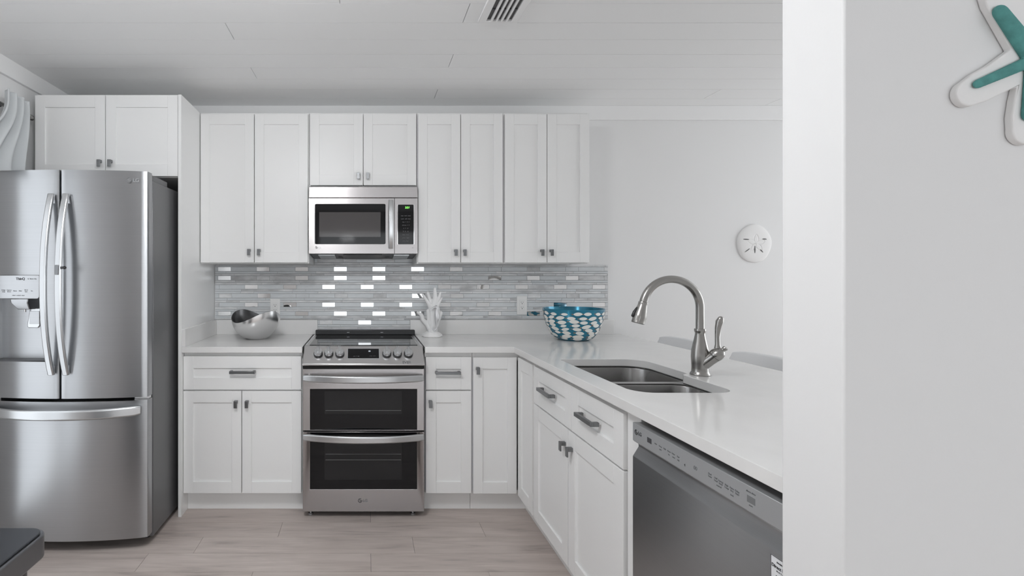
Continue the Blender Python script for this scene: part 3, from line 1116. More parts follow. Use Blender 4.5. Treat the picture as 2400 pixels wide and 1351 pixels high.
# ------------------------------------------------------------------ microwave
YM = 3.15
mw = thing('microwave', (-.013, 3.3, 1.51), 'stainless over-the-range microwave with green clock under the short cabinet', 'microwave')
mx0, mx1 = X(723.5, YM), X(979, YM)
mz0, mz1 = Z(595, YM), Z(437.5, YM)
MB().prism([(mx0 + .004, 3.186, mz0 + .003), (mx0 + .004, 3.47, 1.488), (mx0 + .004, 3.47, mz1 - .004), (mx0 + .004, 3.186, mz1 - .004)], (mx1 - mx0 - .008, 0, 0)).build('body', DARKGREY, mw)
zs = Z(464.5, YM)
MB().box(mx0, mx1, YM, 3.186, zs + .0008, mz1).build('top_vent_panel', STEELH, mw, bevel=0.004)
xs = X(924.5, YM)
wx0, wx1, wz0, wz1 = X(738.5, YM), X(903.5, YM), Z(572.5, YM), Z(478.5, YM)
md = plate([(mx0, mz0), (xs - .0008, mz0), (xs - .0008, zs - .0008), (mx0, zs - .0008)], [rrect(wx0, wx1, wz0, wz1, .008, 4)], YM, 3.186, 'y').build('door', STEELH, mw, bevel=0.0012)
w = MB().prism([(p[0], YM + .003, p[1]) for p in rrect(wx0 + .0003, wx1 - .0003, wz0 + .0003, wz1 - .0003, .008, 4)], (0, .03, 0)).build('window', BGLASS, md)
MB().box(X(748, YM), X(892, YM), YM + .0024, YM + .0031, Z(555.5, YM), Z(497.5, YM)).build('window_mesh', MWGLASS, w)
rr = MB().box(wx0 - .0035, wx0 - .0005, YM - .0015, YM + .002, wz0, wz1)
rr.build('window_trim', CHROME, md)
hp = []
for i in range(15):
    u = -1 + 2 * i / 14
    zz = Z(526.5, YM) + u * .150
    hp.append((X(914.5, YM) + .004, YM - .012 - .028 * (1 - abs(u) ** 2.4), zz))
h = MB().sweep(hp, (1, 0, 0), .030, .012)
ho = h.build('handle', HANDLE, md, bevel=0.002)
MB().box(X(914.5, YM) - .004, X(914.5, YM) + .010, YM - .012, YM - .0003, Z(526.5, YM) + .13, Z(526.5, YM) + .148).build('handle_mount', STEELH, ho)
MB().box(X(914.5, YM) - .004, X(914.5, YM) + .010, YM - .012, YM - .0003, Z(526.5, YM) - .148, Z(526.5, YM) - .13).build('handle_mount', STEELH, ho)
cpn = MB().box(xs + .0008, mx1, YM, 3.186, mz0, zs - .0008).build('control_panel', STEELH, mw, bevel=0.0012)
kx0, kx1, kz0, kz1 = X(932.5, YM), X(969.5, YM), Z(573, YM), Z(480, YM)
kp = MB().prism([(p[0], YM - .0012, p[1]) for p in rrect(kx0, kx1, kz0, kz1, .006, 4)], (0, .002, 0)).build('keypad', BGLASS, cpn)
MB().box(kx0 - .0035, kx0 - .0006, YM - .0015, YM - .0001, kz0, kz1).box(kx1 + .0006, kx1 + .0035, YM - .0015, YM - .0001, kz0, kz1).build('keypad_trim', CHROME, cpn)
text('2:21', .0165, (X(954.5, YM), YM - .0016, Z(487, YM)), 'clock_digits', GREEN, kp, slant=.15, bold=.0004)
for r_, row in enumerate(['pop  melt  auto', 'cook  soft  heat', 'rice  1  2  3', 'defrost  4  5', '6   7   8', '9   0   10', 'stop  start', 'timer  light', 'vent  high']):
    text(row, .0095, (X(951, YM), YM - .0016, Z(506 + r_ * 7.4, YM)), 'key_legend', KEYS, kp)
brand_mark((X(741.5, YM), YM - .0006, Z(580.5, YM)), .0068, LOGOD, LOGOL, md)
text('v', .013, (X(967.5, YM), YM - .0004, Z(581, YM)), 'panel_mark', LOGOD, cpn)
# underside: slopes down towards the wall


def under(x0, x1, t0, t1, th, name, m_):
    def q(x, t):
        return Vector((x, 3.19 + .28 * t, (mz0 + .0025) + (1.488 - mz0 - .003) * t - .0006))
    mm = MB().prism([q(x0, t0), q(x1, t0), q(x1, t1), q(x0, t1)], (0, 0, -th))
    return mm.build(name, m_, mw)


under(X(748, 3.3), X(786, 3.3), .2, .92, .004, 'grease_filter', HANDLE)
under(X(922, 3.3), X(957, 3.3), .2, .92, .004, 'grease_filter', HANDLE)
under(X(806, 3.3), X(895, 3.3), .1, .85, .006, 'lamp_cover', BLACK)
under(X(792, 3.3), X(802, 3.3), .6, .8, .004, 'filter_latch', BLACK)
under(X(903, 3.3), X(913, 3.3), .6, .8, .004, 'filter_latch', BLACK)

# ------------------------------------------------------------------ refrigerator
fr = thing('refrigerator', (-1.503, 3.0, 0), 'large stainless french door refrigerator with water dispenser and bottom freezer', 'refrigerator')
FC, FH = -1.503, .413
rfx0, rfx1 = FC - FH, FC + FH


def front(x, extra=0.0):
    u = (x - FC) / FH
    return 2.523 - .043 * (1 - u * u) - extra


MB().box(rfx0 + .002, rfx1 - .002, 2.592, 3.45, .03, 1.862).build('body', FSIDE, fr, bevel=0.004)
MB().box(rfx0 + .02, rfx1 - .012, 2.575, 2.592, .05, 1.855).build('door_gasket', GAP, fr)


def door_poly(x0, x1, r_left, r_right, yb=2.574, n=26):
    pts = []
    for i in range(n + 1):
        x = x0 + (x1 - x0) * i / n
        pts.append((x, front(x)))
    out = []
    # rounded vertical edges
    if r_left:
        out += [(x0, front(x0) + r_left), (x0 + r_left * .29, front(x0) + r_left * .29)]
        pts = [p for p in pts if p[0] > x0 + r_left]
    mid = pts
    if r_right:
        mid = [p for p in mid if p[0] < x1 - r_right]
        tail = [(x1 - r_right * .29, front(x1) + r_right * .29), (x1, front(x1) + r_right)]
    else:
        tail = []
    return out + mid + tail + [(x1, yb), (x0, yb)]


def door_mesh(name, x0, x1, z0, z1, rl, rr_, parent):
    poly = door_poly(x0, x1, rl, rr_)
    m = MB()
    n = len(poly)
    r0 = [(p[0], p[1], z0) for p in poly]
    r1 = [(p[0], p[1], z1) for p in poly]
    base = len(m.v)
    m.v += r0 + r1
    for i in range(n):
        j = (i + 1) % n
        m.face((base + i, base + j, base + n + j, base + n + i), 0, i < n - 3)
    m.face([base + i for i in range(n)][::-1]); m.face([base + n + i for i in range(n)])
    return m.build(name, STEEL, parent)


DZ0, DZ1 = .7665, 1.896
gap = .0035
rd = door_mesh('door', FC + gap, rfx1, DZ0, DZ1, .008, .012, fr)
ldoor = door_mesh('door', rfx0, FC - gap, DZ0, DZ1, .012, .008, fr)
fz = door_mesh('freezer_drawer', rfx0, rfx1, .062, .7505, .012, .012, fr)
# recess for the dispenser
rx_a, rx_b, rz_a, rz_b = -1.845, -1.577, .948, 1.345
cut = MB().box(rx_a, rx_b, 2.40, 2.560, rz_a, rz_b).build('cutter', STEEL)
bo = ldoor.modifiers.new('cut', 'BOOLEAN')
bo.operation = 'DIFFERENCE'
bo.object = cut
bo.solver = 'EXACT'
dg = bpy.context.evaluated_depsgraph_get()
newm = bpy.data.meshes.new_from_object(ldoor.evaluated_get(dg))
ldoor.modifiers.clear()
ldoor.data = newm
newm.name = 'door'
newm.set_sharp_from_angle(angle=math.radians(38))
bpy.data.objects.remove(cut)
# handles of the two doors
for px_m, dparent, hx in ((1, rd, -1.4665), (-1, ldoor, -1.5385)):
    pth = []
    for i in range(25):
        u = -1 + 2 * i / 24
        pth.append((hx, front(hx) - .012 - .064 * (1 - abs(u) ** 2.3), 1.331 + u * .443))
    h = MB().sweep(pth, (1, 0, 0), .034, .020)
    ho = h.build('handle', HANDLE, dparent, bevel=0.003)
    for zz in (1.331 - .415, 1.331 + .415):
        MB().box(hx - .008, hx + .008, front(hx) - .018, front(hx) - .0003, zz - .016, zz + .016).build('handle_mount', STEEL, ho)
    if px_m == 1:
        bt = MB().box(hx - .010, hx + .008, front(hx) - .0885, front(hx) - .085, 1.378, 1.425)
        bt.build('door_button', PULL, ho, bevel=0.002)
        MB().tube([(hx + .014, front(hx) - .078, 1.412), (hx + .032, front(hx) - .078, 1.412)], [.004, .008], 12, round_end=True).build('latch_pin', BLACK, ho)
pth = []
for i in range(31):
    u = -1 + 2 * i / 30
    xx = FC + u * .385
    pth.append((xx, front(xx) - .012 - .062 * (1 - abs(u) ** 2.6), .7035))
h = MB().sweep(pth, (0, 0, 1), .052, .018, ws=[.040 if i in (0, 30) else .050 for i in range(31)])
ho = h.build('handle', HANDLE, fz, bevel=0.003)
for xx in (FC - .36, FC + .36):
    MB().box(xx - .014, xx + .014, front(xx) - .018, front(xx) - .0002, .690, .717).build('handle_mount', STEEL, ho)
# dispenser
dpx0, dpx1, dpz0, dpz1 = -1.799, -1.597, 1.260, 1.3765
dp = MB().prism([(p[0], front(-1.70) - .022, p[1]) for p in rrect(dpx0, dpx1, dpz0, dpz1, [.006, .006, .012, .012], 4)], (0, .085, 0)).build('dispenser_panel', STEEL, ldoor, bevel=0.003)
yfp = front(-1.70) - .0225
text('ThinQ', .0165, (-1.690, yfp, 1.358), 'panel_lettering', LOGOD, dp, bold=.0004)
text('Q  linear dry', .0085, (-1.633, yfp, 1.358), 'panel_lettering', LOGOG, dp)
for xx, s_ in ((-1.773, 'Fridge\ntemp'), (-1.745, 'Express\nfreeze'), (-1.717, 'Alarm'), (-1.690, 'Filter'), (-1.662, 'Wi-Fi\nlock'), (-1.634, 'Ice')):
    text(s_, .0075, (xx, yfp, 1.299), 'button_legend', LOGOG, dp)
text('cubed  crushed  water', .0068, (-1.700, yfp, 1.277), 'button_legend', LOGOG, dp)
yn = 2.50
nz = MB()
A = [(-1.748, yn - .022, 1.260), (-1.660, yn - .022, 1.260), (-1.645, 2.556, 1.260), (-1.763, 2.556, 1.260)]
B = [(-1.744, yn - .022, 1.240), (-1.664, yn - .022, 1.240), (-1.645, 2.556, 1.232), (-1.763, 2.556, 1.232)]
C_ = [(-1.722, yn - .005, 1.206), (-1.664, yn - .005, 1.206), (-1.645, 2.556, 1.206), (-1.735, 2.556, 1.206)]
nz.rings([A, B, C_], 0, False)
no = nz.build('dispenser_nozzle', STEEL, ldoor, bevel=0.003)
MB().lathe([(.006, 0), (.005, -.014)], (-1.694, yn + .008, 1.206), 14).build('water_spout', CHROME, no)
pdl = MB().prism([(-1.683, 2.526, 1.210), (-1.694, 2.522, 1.125), (-1.690, 2.522, 1.112), (-1.640, 2.522, 1.112), (-1.632, 2.522, 1.122), (-1.620, 2.526, 1.210)], (0, .012, 0)).build('dispenser_paddle', HANDLE, ldoor, bevel=0.003)
MB().box(-1.681, -1.632, 2.5205, 2.5225, 1.132, 1.196).build('paddle_inset', STEEL, pdl, bevel=0.002)
MB().box(rx_a + .002, rx_b - .002, front(-1.7) + .004, 2.558, rz_a + .0005, rz_a + .007).build('drip_tray', DARKGREY, ldoor)
brand_mark((X(305.5, 2.52), front(X(305, 2.52)) - .0012, Z(424.5, 2.52)), .0125, LOGOL, LOGOL, rd)
# hinge covers and feet
for xx in (rfx1 - .055, rfx0 + .055):
    MB().box(xx - .045, xx + .045, 2.60, 2.80, 1.862, 1.893).build('hinge_cover', FSIDE, fr, bevel=0.004)
    MB().box(xx - .02, xx + .05 if xx > FC else xx + .02, 2.545, 2.575, .7515, .7655).build('hinge', CHROME, fr)
MB().box(rfx0 + .015, rfx1 - .015, 2.57, 2.60, .7512, .7658).build('door_gap_strip', GAP, fr)
for xx in (rfx0 + .06, rfx1 - .06):
    for yy in (2.66, 3.38):
        MB().lathe([(.022, 0), (.022, .012), (.012, .014), (.012, .031)], (xx, yy, 0), 14).build('foot', BLACK, fr)

# ------------------------------------------------------------------ dishwasher
DW0, DW1, DX = 1.0065, 1.6095, 0.855
dw = thing('dishwasher', (1.15, 1.3, 0), 'stainless dishwasher with printed control strip at the near end of the peninsula', 'dishwasher')
MB().box(DX + .045, 1.455, DW0 + .004, DW1 - .004, .10, .921).build('body', GAP, dw)
DWS = mat('matte_control_strip', (0.44, 0.45, 0.46), 0.42, 0.55)
prof = [(DX + .044, .907), (DX, .907), (DX, .850), (DX + .004, .846), (DX + .017, .8385), (DX + .044, .8385)]
dcp = MB().prism([(p[0], DW0, p[1]) for p in prof], (0, DW1 - DW0, 0)).build('control_panel', DWS, dw, bevel=0.0012)
prof = [(DX + .044, .838), (DX + .0175, .838), (DX + .0185, .829), (DX + .001, .8005), (DX, .798), (DX, .12), (DX + .044, .12)]
doo = MB().prism([(p[0], DW0, p[1]) for p in prof], (0, DW1 - DW0, 0)).build('door', STEEL, dw, bevel=0.0012)
# the pocket is closed towards both sides by shallow cheeks
MB().box(DX + .03, DX + .045, DW0 + .002, DW1 - .002, .02, .1).build('toe_plate', DARKGREY, dw)


def yat(px):
    return DX * F / (px - VX)


brand_mark((DX - .0005, yat(1491.5), .881), .0075, LOGOD, LOGOD, dcp, face='side')


def strip(px0, px1, z0, z1, m_, name='control_key'):
    MB().box(DX - .0004, DX + .0002, yat(px1), yat(px0), z0, z1).build(name, m_, dcp)


strip(1517, 1527, .871, .886, LOGOD)
strip(1751, 1770, .870, .885, LOGOG)
for pxt, s_, zz in ((1537, 'Auto', .880), (1548, 'Heavy', .880), (1558, 'Delic', .880), (1568, 'Norm', .880), (1578, 'Turbo', .880), (1590, 'Expr', .880),
                    (1548, 'cycle', .871), (1568, 'dry', .871), (1579, 'rinse', .871), (1590, 'only', .871), (1664, 'Dual\nZone', .880), (1678, 'Half\nLoad', .878), (1689.5, 'Energy\nSaver', .877),
                    (1703, 'High\nTemp', .876), (1715.5, 'Extra\nDry', .876), (1728, 'Delay\nStart', .876), (1716, 'lock', .863), (1685, 'control', .866), (1760, 'direct drive', .894), (1760, 'start', .865)):
    text(s_, .0062 if zz > .8745 and zz < .89 and pxt > 1600 else .0058, (DX - .0002, yat(pxt), zz), 'control_legend', LOGOG, dcp, face='side')
text('4', .010, (DX - .0002, yat(1605), .868), 'control_legend', LOGOD, dcp, face='side')
text('00', .014, (DX - .0002, yat(1630), .876), 'display_digits', LOGOG, dcp, face='side')
s1_, s0_ = 1.0605, 1.008
sz1, sz0 = .790, .690
stk = MB().box(DX - .0007, DX - .00005, s0_, s1_, sz0, sz1).build('warranty_sticker', STICK, doo)
bd_ = MB()
for (a, b, c, d_) in ((s0_, s1_, sz1 - .0012, sz1), (s0_, s1_, sz0, sz0 + .0012), (s1_ - .001, s1_, sz0, sz1), (s0_, s0_ + .001, sz0, sz1)):
    bd_.box(DX - .0011, DX - .0006, a, b, c, d_)
bd_.build('sticker_border', LOGOD, stk)
ym = (s0_ + s1_) / 2
text('INVERTER', .0048, (DX - .001, ym, .780), 'sticker_lettering', LOGOD, stk, face='side')
text('Direct Drive', .0092, (DX - .001, ym, .770), 'sticker_lettering', LOGOD, stk, face='side', bold=.0002)
text('M O T O R', .0048, (DX - .001, ym, .7615), 'sticker_lettering', LOGOD, stk, face='side')
text('10', .038, (DX - .001, ym, .737), 'sticker_lettering', LOGOD, stk, face='side', bold=.0012)
text('YEAR', .0052, (DX - .0012, ym - .009, .737), 'sticker_lettering', LOGOD, stk, face='side')
text('WARRANTY', .006, (DX - .001, ym, .708), 'sticker_lettering', LOGOD, stk, face='side')

# ------------------------------------------------------------------ silver bowl
bc = Vector((X(600, 3.235), 3.235, CT))
N = 72
rings_o, rings_i = [], []
th0 = math.radians(138)


def rim_h(a):
    return .146 + .036 * math.cos(2 * (a - th0))


prof = [(0.0, .062), (.012, .066), (.10, .085), (.25, .107), (.45, .130), (.65, .1455), (.82, .152), (.93, .1535), (1.0, .1545)]
for t, r in prof:
    rings_o.append([(bc.x + r * math.cos(2 * PI * k / N), bc.y + r * .86 * math.sin(2 * PI * k / N), bc.z + .0005 + t * rim_h(2 * PI * k / N)) for k in range(N)])
for t, r in prof[::-1]:
    rr_ = max(r - .006, .01)
    rings_i.append([(bc.x + rr_ * math.cos(2 * PI * k / N), bc.y + rr_ * .86 * math.sin(2 * PI * k / N), bc.z + .006 + t * (rim_h(2 * PI * k / N) - .005)) for k in range(N)])
sb = thing('silver_bowl', bc, 'polished silver bowl with a wavy rim on the short counter', 'bowl')
MB().rings(rings_o, 0, True, True, False).build('outer_shell', SILVER, sb)
MB().rings([rings_o[-1]] + rings_i, 0, True, False, True).build('inner_shell', SILVERIN, sb)

# ------------------------------------------------------------------ teal fish bowl
tc_ = Vector((X(1343.5, 3.2), 3.2, CT))
tbw = thing('fish_bowl', tc_, 'teal bowl covered with white fish shapes on the counter corner', 'bowl')
tprof = [(.088, .0006), (.094, .003), (.112, .014), (.131, .032), (.149, .062), (.163, .098), (.174, .135), (.182, .170), (.187, .196)]
inner = [(r - .004, z + .003) for r, z in tprof[::-1]]
MB().lathe(tprof + [(tprof[-1][0] - .002, .198)] + inner, tc_, 64).build('shell', ENAMEL, tbw)


def tpoint(a, s, h):
    """point at angle a and height s on the bowl's outside, lifted by h"""
    for (r0, z0), (r1, z1) in zip(tprof[:-1], tprof[1:]):
        if z0 <= s <= z1:
            f = (s - z0) / (z1 - z0)
            r = r0 + (r1 - r0) * f
            n = Vector((z1 - z0, -(r1 - r0))).normalized()
            rr_, zz = r + n.x * h, s + n.y * h
            return Vector((tc_.x + rr_ * math.cos(a), tc_.y + rr_ * math.sin(a), tc_.z + zz))
    return None


fi = MB()
rows_f = [(.173, 17), (.148, 17), (.123, 16), (.099, 15), (.076, 14), (.054, 13), (.034, 11), (.016, 9)]
for ri, (zc, cnt) in enumerate(rows_f):
    for k in range(cnt):
        a0 = 2 * PI * (k + .5 * (ri % 2) + R.uniform(-.12, .12)) / cnt
        zc_ = zc + R.uniform(-.004, .004)
        sc_ = R.uniform(.72, 1.15) * (0.75 if zc < .03 else 1)
        rad = next(r for r, z in tprof if z >= zc_ - .02)
        hl, hh = .0272 * sc_, .0112 * sc_
        tilt = R.uniform(-.18, .18)
        up, lo = [], []
        ns = 8
        pts = []
        for q in range(ns + 1):
            u = -1 + 2 * q / ns
            pts.append((u, (1 - u * u) ** .75))
        outl = [(u, w) for u, w in pts] + [(u, -w) for u, w in pts[::-1][1:-1]]

        def fp(u, w, h=.0016):
            return tpoint(a0 + (u * hl * math.cos(tilt)) / rad, min(max(zc_ + w * hh + u * hl * math.sin(tilt), .005), .194), h)
        ring = [fp(u, w) for u, w in outl]
        b0_ = len(fi.v)
        cen = fp(0, 0, .0026)
        fi.v += [tuple(p) for p in ring] + [tuple(cen)]
        nn_ = len(ring)
        for q in range(nn_):
            fi.face((b0_ + q, b0_ + (q + 1) % nn_, b0_ + nn_), 0, True)
        tl = [fp(-1.0, 0), fp(-1.32, .42), fp(-1.22, 0), fp(-1.32, -.42)]
        b0_ = len(fi.v)
        fi.v += [tuple(p) for p in tl]
        fi.face((b0_, b0_ + 1, b0_ + 2, b0_ + 3), 1)
fish = fi.build('fish_inlay', [PEARL, ORANGE], tbw)
fish['label'] = 'white fish-shaped inlays with orange tails'

# ------------------------------------------------------------------ coral and seahorse figurine
SY = 3.335
scl = SY / F / 9.65


def sp(cx, cy, dy=0.0):
    return Vector((X(970 + cx / 9.65, SY), SY + dy, CT + (1265 - cy) * scl))


cs = thing('coral_figurine', sp(425, 1265), 'white coral and seahorse figurine on the counter right of the range', 'figurine')
cm = MB()


def branch(pts, r):
    P = [sp(*p) for p in pts]
    cm.tube(P, [q * scl * 1.22 for q in r], 14, round_end=True)


branch([(420, 1150, 0), (430, 950, 0), (440, 700, .004), (450, 560, .006)], [95, 85, 75, 70])
branch([(455, 620, .004), (480, 400, .006), (478, 175, .008)], [75, 48, 24])
branch([(440, 600, .01), (375, 450, .018), (325, 275, .022)], [62, 44, 34])
branch([(400, 640, 0), (310, 480, -.006), (200, 310, -.010)], [50, 34, 20])
branch([(490, 620, .006), (555, 430, .012), (608, 265, .016)], [55, 40, 20])
branch([(510, 580, -.004), (590, 450, -.006), (630, 385, -.008)], [40, 24, 13])
branch([(395, 1110, 0), (300, 980, 0), (200, 880, -.004), (170, 775, -.006)], [70, 50, 46, 40])
branch([(172, 800, -.006), (140, 745, -.008), (85, 712, -.010)], [38, 34, 26])
branch([(400, 1060, 0), (345, 850, -.008), (322, 680, -.010)], [70, 46, 40])
branch([(490, 1000, .008), (560, 860, .014), (602, 735, .018)], [60, 44, 48])
branch([(520, 740, 0), (545, 640, .0), (550, 600, 0)], [50, 34, 22])
co = cm.build('coral', CERAMIC, cs)
rm = co.modifiers.new('fuse', 'REMESH')
rm.mode = 'VOXEL'
rm.voxel_size = .0022
rm.use_smooth_shade = True
sm = co.modifiers.new('smooth', 'SMOOTH')
sm.iterations = 4
sm.factor = .5
bb = sp(415, 1265)
bm_ = MB()
rng = []
for zf, rf in ((0.0, .93), (.10, 1.0), (.30, .97), (.55, .78), (.8, .52), (1.0, .25)):
    rng.append([(bb.x + .066 * rf * (1 + .08 * math.sin(3 * a) + .05 * math.sin(7 * a + 1)) * math.cos(a), bb.y + .050 * rf * (1 + .06 * math.sin(5 * a)) * math.sin(a), CT + .0006 + .044 * zf) for a in [2 * PI * k / 40 for k in range(40)]])
bm_.rings(rng, 0, True)
bm_.build('base', SAND, cs)
sh_ = MB()
dy = -.043
pts = [(350, 635), (400, 612), (440, 590), (478, 578), (500, 620), (492, 690), (500, 760), (505, 830), (490, 900), (492, 960), (496, 1010), (488, 1065), (462, 1100), (425, 1100), (405, 1065), (415, 1030), (440, 1030)]
rads = [9, 13, 22, 38, 34, 36, 50, 52, 36, 26, 21, 18, 16, 14, 12, 10, 8]
P = [sp(x, y_, dy) for x, y_ in pts]
dense, dr_ = [], []
for i in range(len(P) - 1):
    for q in range(3):
        f = q / 3
        dense.append(P[i].lerp(P[i + 1], f)); dr_.append((rads[i] + (rads[i + 1] - rads[i]) * f) * scl * (1 + .06 * ((i * 3 + q) % 2)))
dense.append(P[-1]); dr_.append(rads[-1] * scl)
sh_.tube(dense, dr_, 12, round_end=True)
for a_, b_, r0, r1 in (((478, 560), (465, 535), 12, 6), ((495, 565), (500, 538), 10, 5), ((520, 620), (532, 640), 10, 6)):
    sh_.tube([sp(*a_, dy), sp(*b_, dy)], [r0 * scl, r1 * scl], 8, round_end=True)
seah = sh_.build('seahorse', PEARLS, cs)
seah['label'] = 'silvery seahorse clinging to the coral'

# ------------------------------------------------------------------ sand dollar on the wall
sx, sz = X(1770, 3.485), Z(571, 3.485)
sd = thing('sand_dollar', (sx, YB, sz), 'white sand dollar wall plaque on the far wall', 'wall decoration')
rx_, rz_ = .119, .133
slots = []
for (cx, cz, ang, ln, wd) in ((-.068, .028, -4, .040, .0085), (.058, .030, -3, .032, .0085), (-.060, -.048, 38, .042, .0065), (-.009, -.042, 90, .052, .0085), (.038, -.052, -46, .030, .0075)):
    slots.append((cx, cz, math.radians(ang), ln / 2, wd / 2))


def relief(u, w):
    rr_ = math.sqrt((u / rx_) ** 2 + (w / rz_) ** 2)
    h = .019 * math.sqrt(max(0, 1 - rr_ ** 4)) + .004
    a = math.atan2(w, u)
    for k in range(5):
        pa = math.radians(90 + 72 * k)
        d_ = abs((a - pa + PI) % (2 * PI) - PI)
        rd_ = math.hypot(u, w) / .062
        if rd_ < 1:
            wv = .42 * math.sin(PI * rd_) ** .7 if rd_ > 0 else 0
            edge = abs(d_ * rd_ - wv * .6)
            h += -.0022 * math.exp(-(edge / .06) ** 2) if d_ < .62 else 0
    h += .0035 * math.exp(-(math.hypot(u, w) / .008) ** 2)
    return h


g_ = MB()
NA, NR = 200, 70
rings_ = []
for i in range(NR + 1):
    f = 1 - i / NR * .985
    ring = []
    for k in range(NA):
        a = 2 * PI * k / NA
        wob = 1 + .012 * math.sin(5 * a + .5)
        u, w = rx_ * f * wob * math.cos(a), rz_ * f * wob * math.sin(a)
        h = relief(u / wob, w / wob) if i > 0 else .006
        ring.append((sx + u, YB - .001 - h, sz + w))
    rings_.append(ring)
back = [(p[0], YB - .0008, p[2]) for p in rings_[0]]
g_.rings([back] + rings_, 0, True)
g_.build('disc', SAND, sd)
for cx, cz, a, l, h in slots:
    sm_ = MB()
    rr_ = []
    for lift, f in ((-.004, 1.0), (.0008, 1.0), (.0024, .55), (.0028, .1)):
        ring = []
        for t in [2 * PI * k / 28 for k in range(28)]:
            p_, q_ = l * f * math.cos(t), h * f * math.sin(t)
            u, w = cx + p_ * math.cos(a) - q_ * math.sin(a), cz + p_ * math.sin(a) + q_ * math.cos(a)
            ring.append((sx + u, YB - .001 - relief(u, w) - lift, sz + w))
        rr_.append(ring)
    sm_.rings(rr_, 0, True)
    sm_.build('slot_shade_inset', SLOT, sd)  # raised dark inset, painted as the shade inside a slot

# ------------------------------------------------------------------ starfish on the partition
YS = PY0
scs = YS / F
stx, stz = X(2414, YS), Z(140, YS)
sf = thing('starfish_plaque', (stx, YS, stz), 'white and teal starfish wall plaque on the near wall', 'wall decoration')
arms = [(121, 225, 45), (207.5, 212, 37), (260, 205, 40), (325, 215, 42), (50, 215, 42)]
arms = sorted(arms)
outl = []
for i, (ang, L, w) in enumerate(arms):
    a = math.radians(ang)
    nx = arms[(i + 1) % len(arms)]
    d = Vector((math.cos(a), math.sin(a))); nrm = Vector((-d.y, d.x))
    # right side going out, rounded tip, left side coming back
    for s_ in (0.52, .72):
        outl.append(d * (L * s_) - nrm * w * (1.04 - .12 * s_))
    tr = w * .80
    for k in range(17):
        t = -PI / 2 + PI * k / 16
        outl.append(d * (L - tr + tr * math.cos(t)) + nrm * tr * math.sin(t))
    for s_ in (.72, .52):
        outl.append(d * (L * s_) + nrm * w * (1.04 - .12 * s_))
    b_ = ang + ((nx[0] - ang) % 360) / 2
    gapang = ((nx[0] - ang) % 360)
    rn = w / math.sin(math.radians(gapang / 2)) * 1.02
    bb_ = math.radians(b_)
    outl.append(Vector((math.cos(bb_), math.sin(bb_))) * rn)
MB().prism([(stx + p.x * scs, YS - .0005, stz + p.y * scs) for p in outl][::-1], (0, -.0125, 0), 0, True).build('white_board', SAND, sf, bevel=0.0026, seg=3)
tm = MB()
tex_, tez_ = X(2428, YS - .018), Z(138, YS - .018)
for (ang, L, w) in ((126.5, 150, 22), (203.5, 160, 14), (263, 144, 19), (325, 150, 20), (50, 150, 20)):
    a = math.radians(ang)
    P, rads_ = [], []
    for t in (0, .25, .5, .75, .9):
        P.append((tex_ + math.cos(a) * L * t * scs, YS - .018, tez_ + math.sin(a) * L * t * scs))
        rads_.append((w * (1.05 - .35 * t)) * scs)
    tm.tube(P, rads_, 16, round_end=True, squash=(YS - .0155, .60))
to = tm.build('teal_starfish', TEALF, sf)
rm = to.modifiers.new('fuse', 'REMESH')
rm.mode = 'VOXEL'
rm.voxel_size = .0016
rm.use_smooth_shade = True
sm = to.modifiers.new('smooth', 'SMOOTH')
sm.iterations = 4

# ------------------------------------------------------------------ curtain and rod by the refrigerator
RXc, RZ = -1.892, 2.268
rod = thing('curtain_rod', (RXc, 2.2, RZ), 'grey curtain rod on the left wall above the refrigerator', 'curtain rod')
MB().tube([(RXc, 0.0, RZ), (RXc, 2.83, RZ)], .0105, 16, round_end=True).build('pole', NICKEL, rod)
MB().lathe([(.0108, 0), (.0155, .002), (.0155, .03), (.013, .034), (.001, .0345)], (RXc, 2.826, RZ), 20, axis=(0, 1, 0)).build('finial', NICKEL, rod)
m = MB().box(XL + .0002, XL + .006, 2.575, 2.615, RZ - .035, RZ + .035)
m.box(XL + .006, RXc + .012, 2.587, 2.603, RZ - .022, RZ - .0112)
m.build('wall_bracket', PULL, rod)
cu = MB()
NU, NV = 90, 40
grid = []
for j in range(NV + 1):
    v_ = j / NV
    row = []
    for i in range(NU + 1):
        u = i / NU
        zz = 2.332 - v_ * .432 - .012 * (1 - v_) * (1 - u)
        sw = .5 - .5 * math.cos(PI * min(1, max(0, v_ - .12) / .88))
        yy = 2.735 - .165 * u - sw * (.045 + .20 * u)
        ph = u * 2 * PI * 3.0 + .5
        xx = RXc + .048 + (.022 + .008 * v_) * math.cos(ph) + .004 * math.sin(ph * .5 + v_ * 3)
        row.append((xx, yy, zz))
    grid.append(row)
cu.rings(grid, 0, True, False, False, closed=False)
co_ = cu.build('curtain', FABRIC)
s = co_.modifiers.new('solidify', 'SOLIDIFY')
s.thickness = .003
tag(co_, 'short pale grey pleated curtain at the left wall, above the refrigerator', 'curtain')


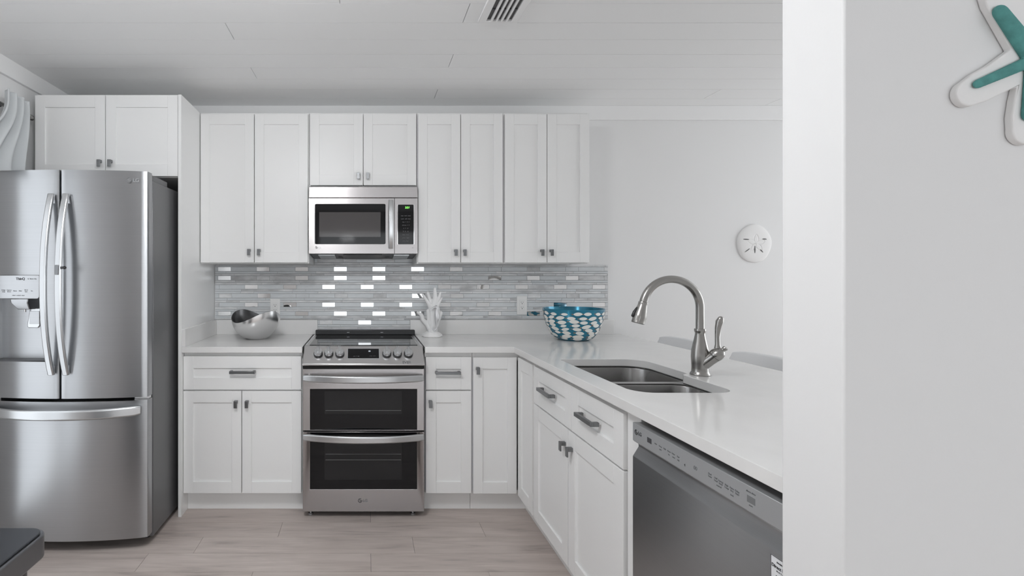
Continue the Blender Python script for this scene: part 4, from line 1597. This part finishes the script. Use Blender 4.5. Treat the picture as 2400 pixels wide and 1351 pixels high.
# ------------------------------------------------------------------ bar stools
def stool(y0_, y1_, label):
    yc = (y0_ + y1_) / 2
    hw = (y1_ - y0_) / 2
    t = thing('bar_stool', (1.78, yc, 0), label, 'stool', 'stools along the peninsula')
    # backrest: a gently curved upholstered shell
    m = MB()
    NU_, NV_ = 20, 14
    fr_, bk_ = [], []
    for j in range(NV_ + 1):
        v_ = j / NV_
        zz = .66 + v_ * .319
        r1_, r2_ = [], []
        for i in range(NU_ + 1):
            u = -1 + 2 * i / NU_
            xx = 1.985 - .045 * u * u - .02 * (1 - v_)
            wd = hw * (1 - .05 * (1 - v_)) * (1 - .10 * max(0, v_ - .86) / .14)
            zc_ = zz - (.010 * abs(u) ** 6 if v_ > .9 else 0)
            r1_.append((xx, yc + u * wd, zc_)); r2_.append((xx + .035, yc + u * wd, zc_))
        fr_.append(r1_ + r2_[::-1])
    m.rings(fr_, 0, True)
    m.build('backrest', UPHOL, t, bevel=0.006, seg=3)
    MB().prism([(p[0], p[1], .60) for p in rrect(1.56, 1.955, yc - hw * .97, yc + hw * .97, .06)], (0, 0, .075)).build('seat', UPHOL, t, bevel=0.014, seg=3)
    for sx_, sy_ in ((0, -1), (0, 1), (1, -1), (1, 1)):
        xt = 1.60 if sx_ == 0 else 1.915
        xb = 1.555 if sx_ == 0 else 1.96
        MB().tube([(xb, yc + sy_ * (hw - .01), .0), (xt, yc + sy_ * (hw - .045), .602)], [.012, .015], 12).build('leg', LEGW, t)
    MB().tube([(1.574, yc - hw + .02, .21), (1.574, yc + hw - .02, .21)], .009, 10).build('footrest', LEGW, t)


stool(2.925, 3.345, 'pale grey upholstered bar stool nearest the far wall, behind the faucet')
stool(2.265, 2.687, 'pale grey upholstered bar stool nearest the camera, right of the faucet')

# ------------------------------------------------------------------ bin in the near left corner
bz = .652
bn = thing('trash_can', (-1.12, 1.25, 0), 'dark grey metal bin with a black lid in the near left corner', 'bin')
bx0, bx1, by0, by1 = -1.40, -.905, 1.03, 1.452
MB().prism([(p[0], p[1], .0) for p in rrect(bx0 + .025, bx1 - .025, by0 + .025, by1 - .025, .06)], (0, 0, bz - .070)).build('body', BINBODY, bn, bevel=0.004)
MB().prism([(p[0], p[1], bz - .072) for p in rrect(bx0, bx1, by0, by1, .045)], (0, 0, .066)).build('rim', BINRIM, bn, bevel=0.005, seg=3)
MB().prism([(p[0], p[1], bz - .006) for p in rrect(bx0 + .008, bx1 - .008, by0 + .008, by1 - .008, .040)], (0, 0, .006)).build('lid', BINTOP, bn, bevel=0.003)
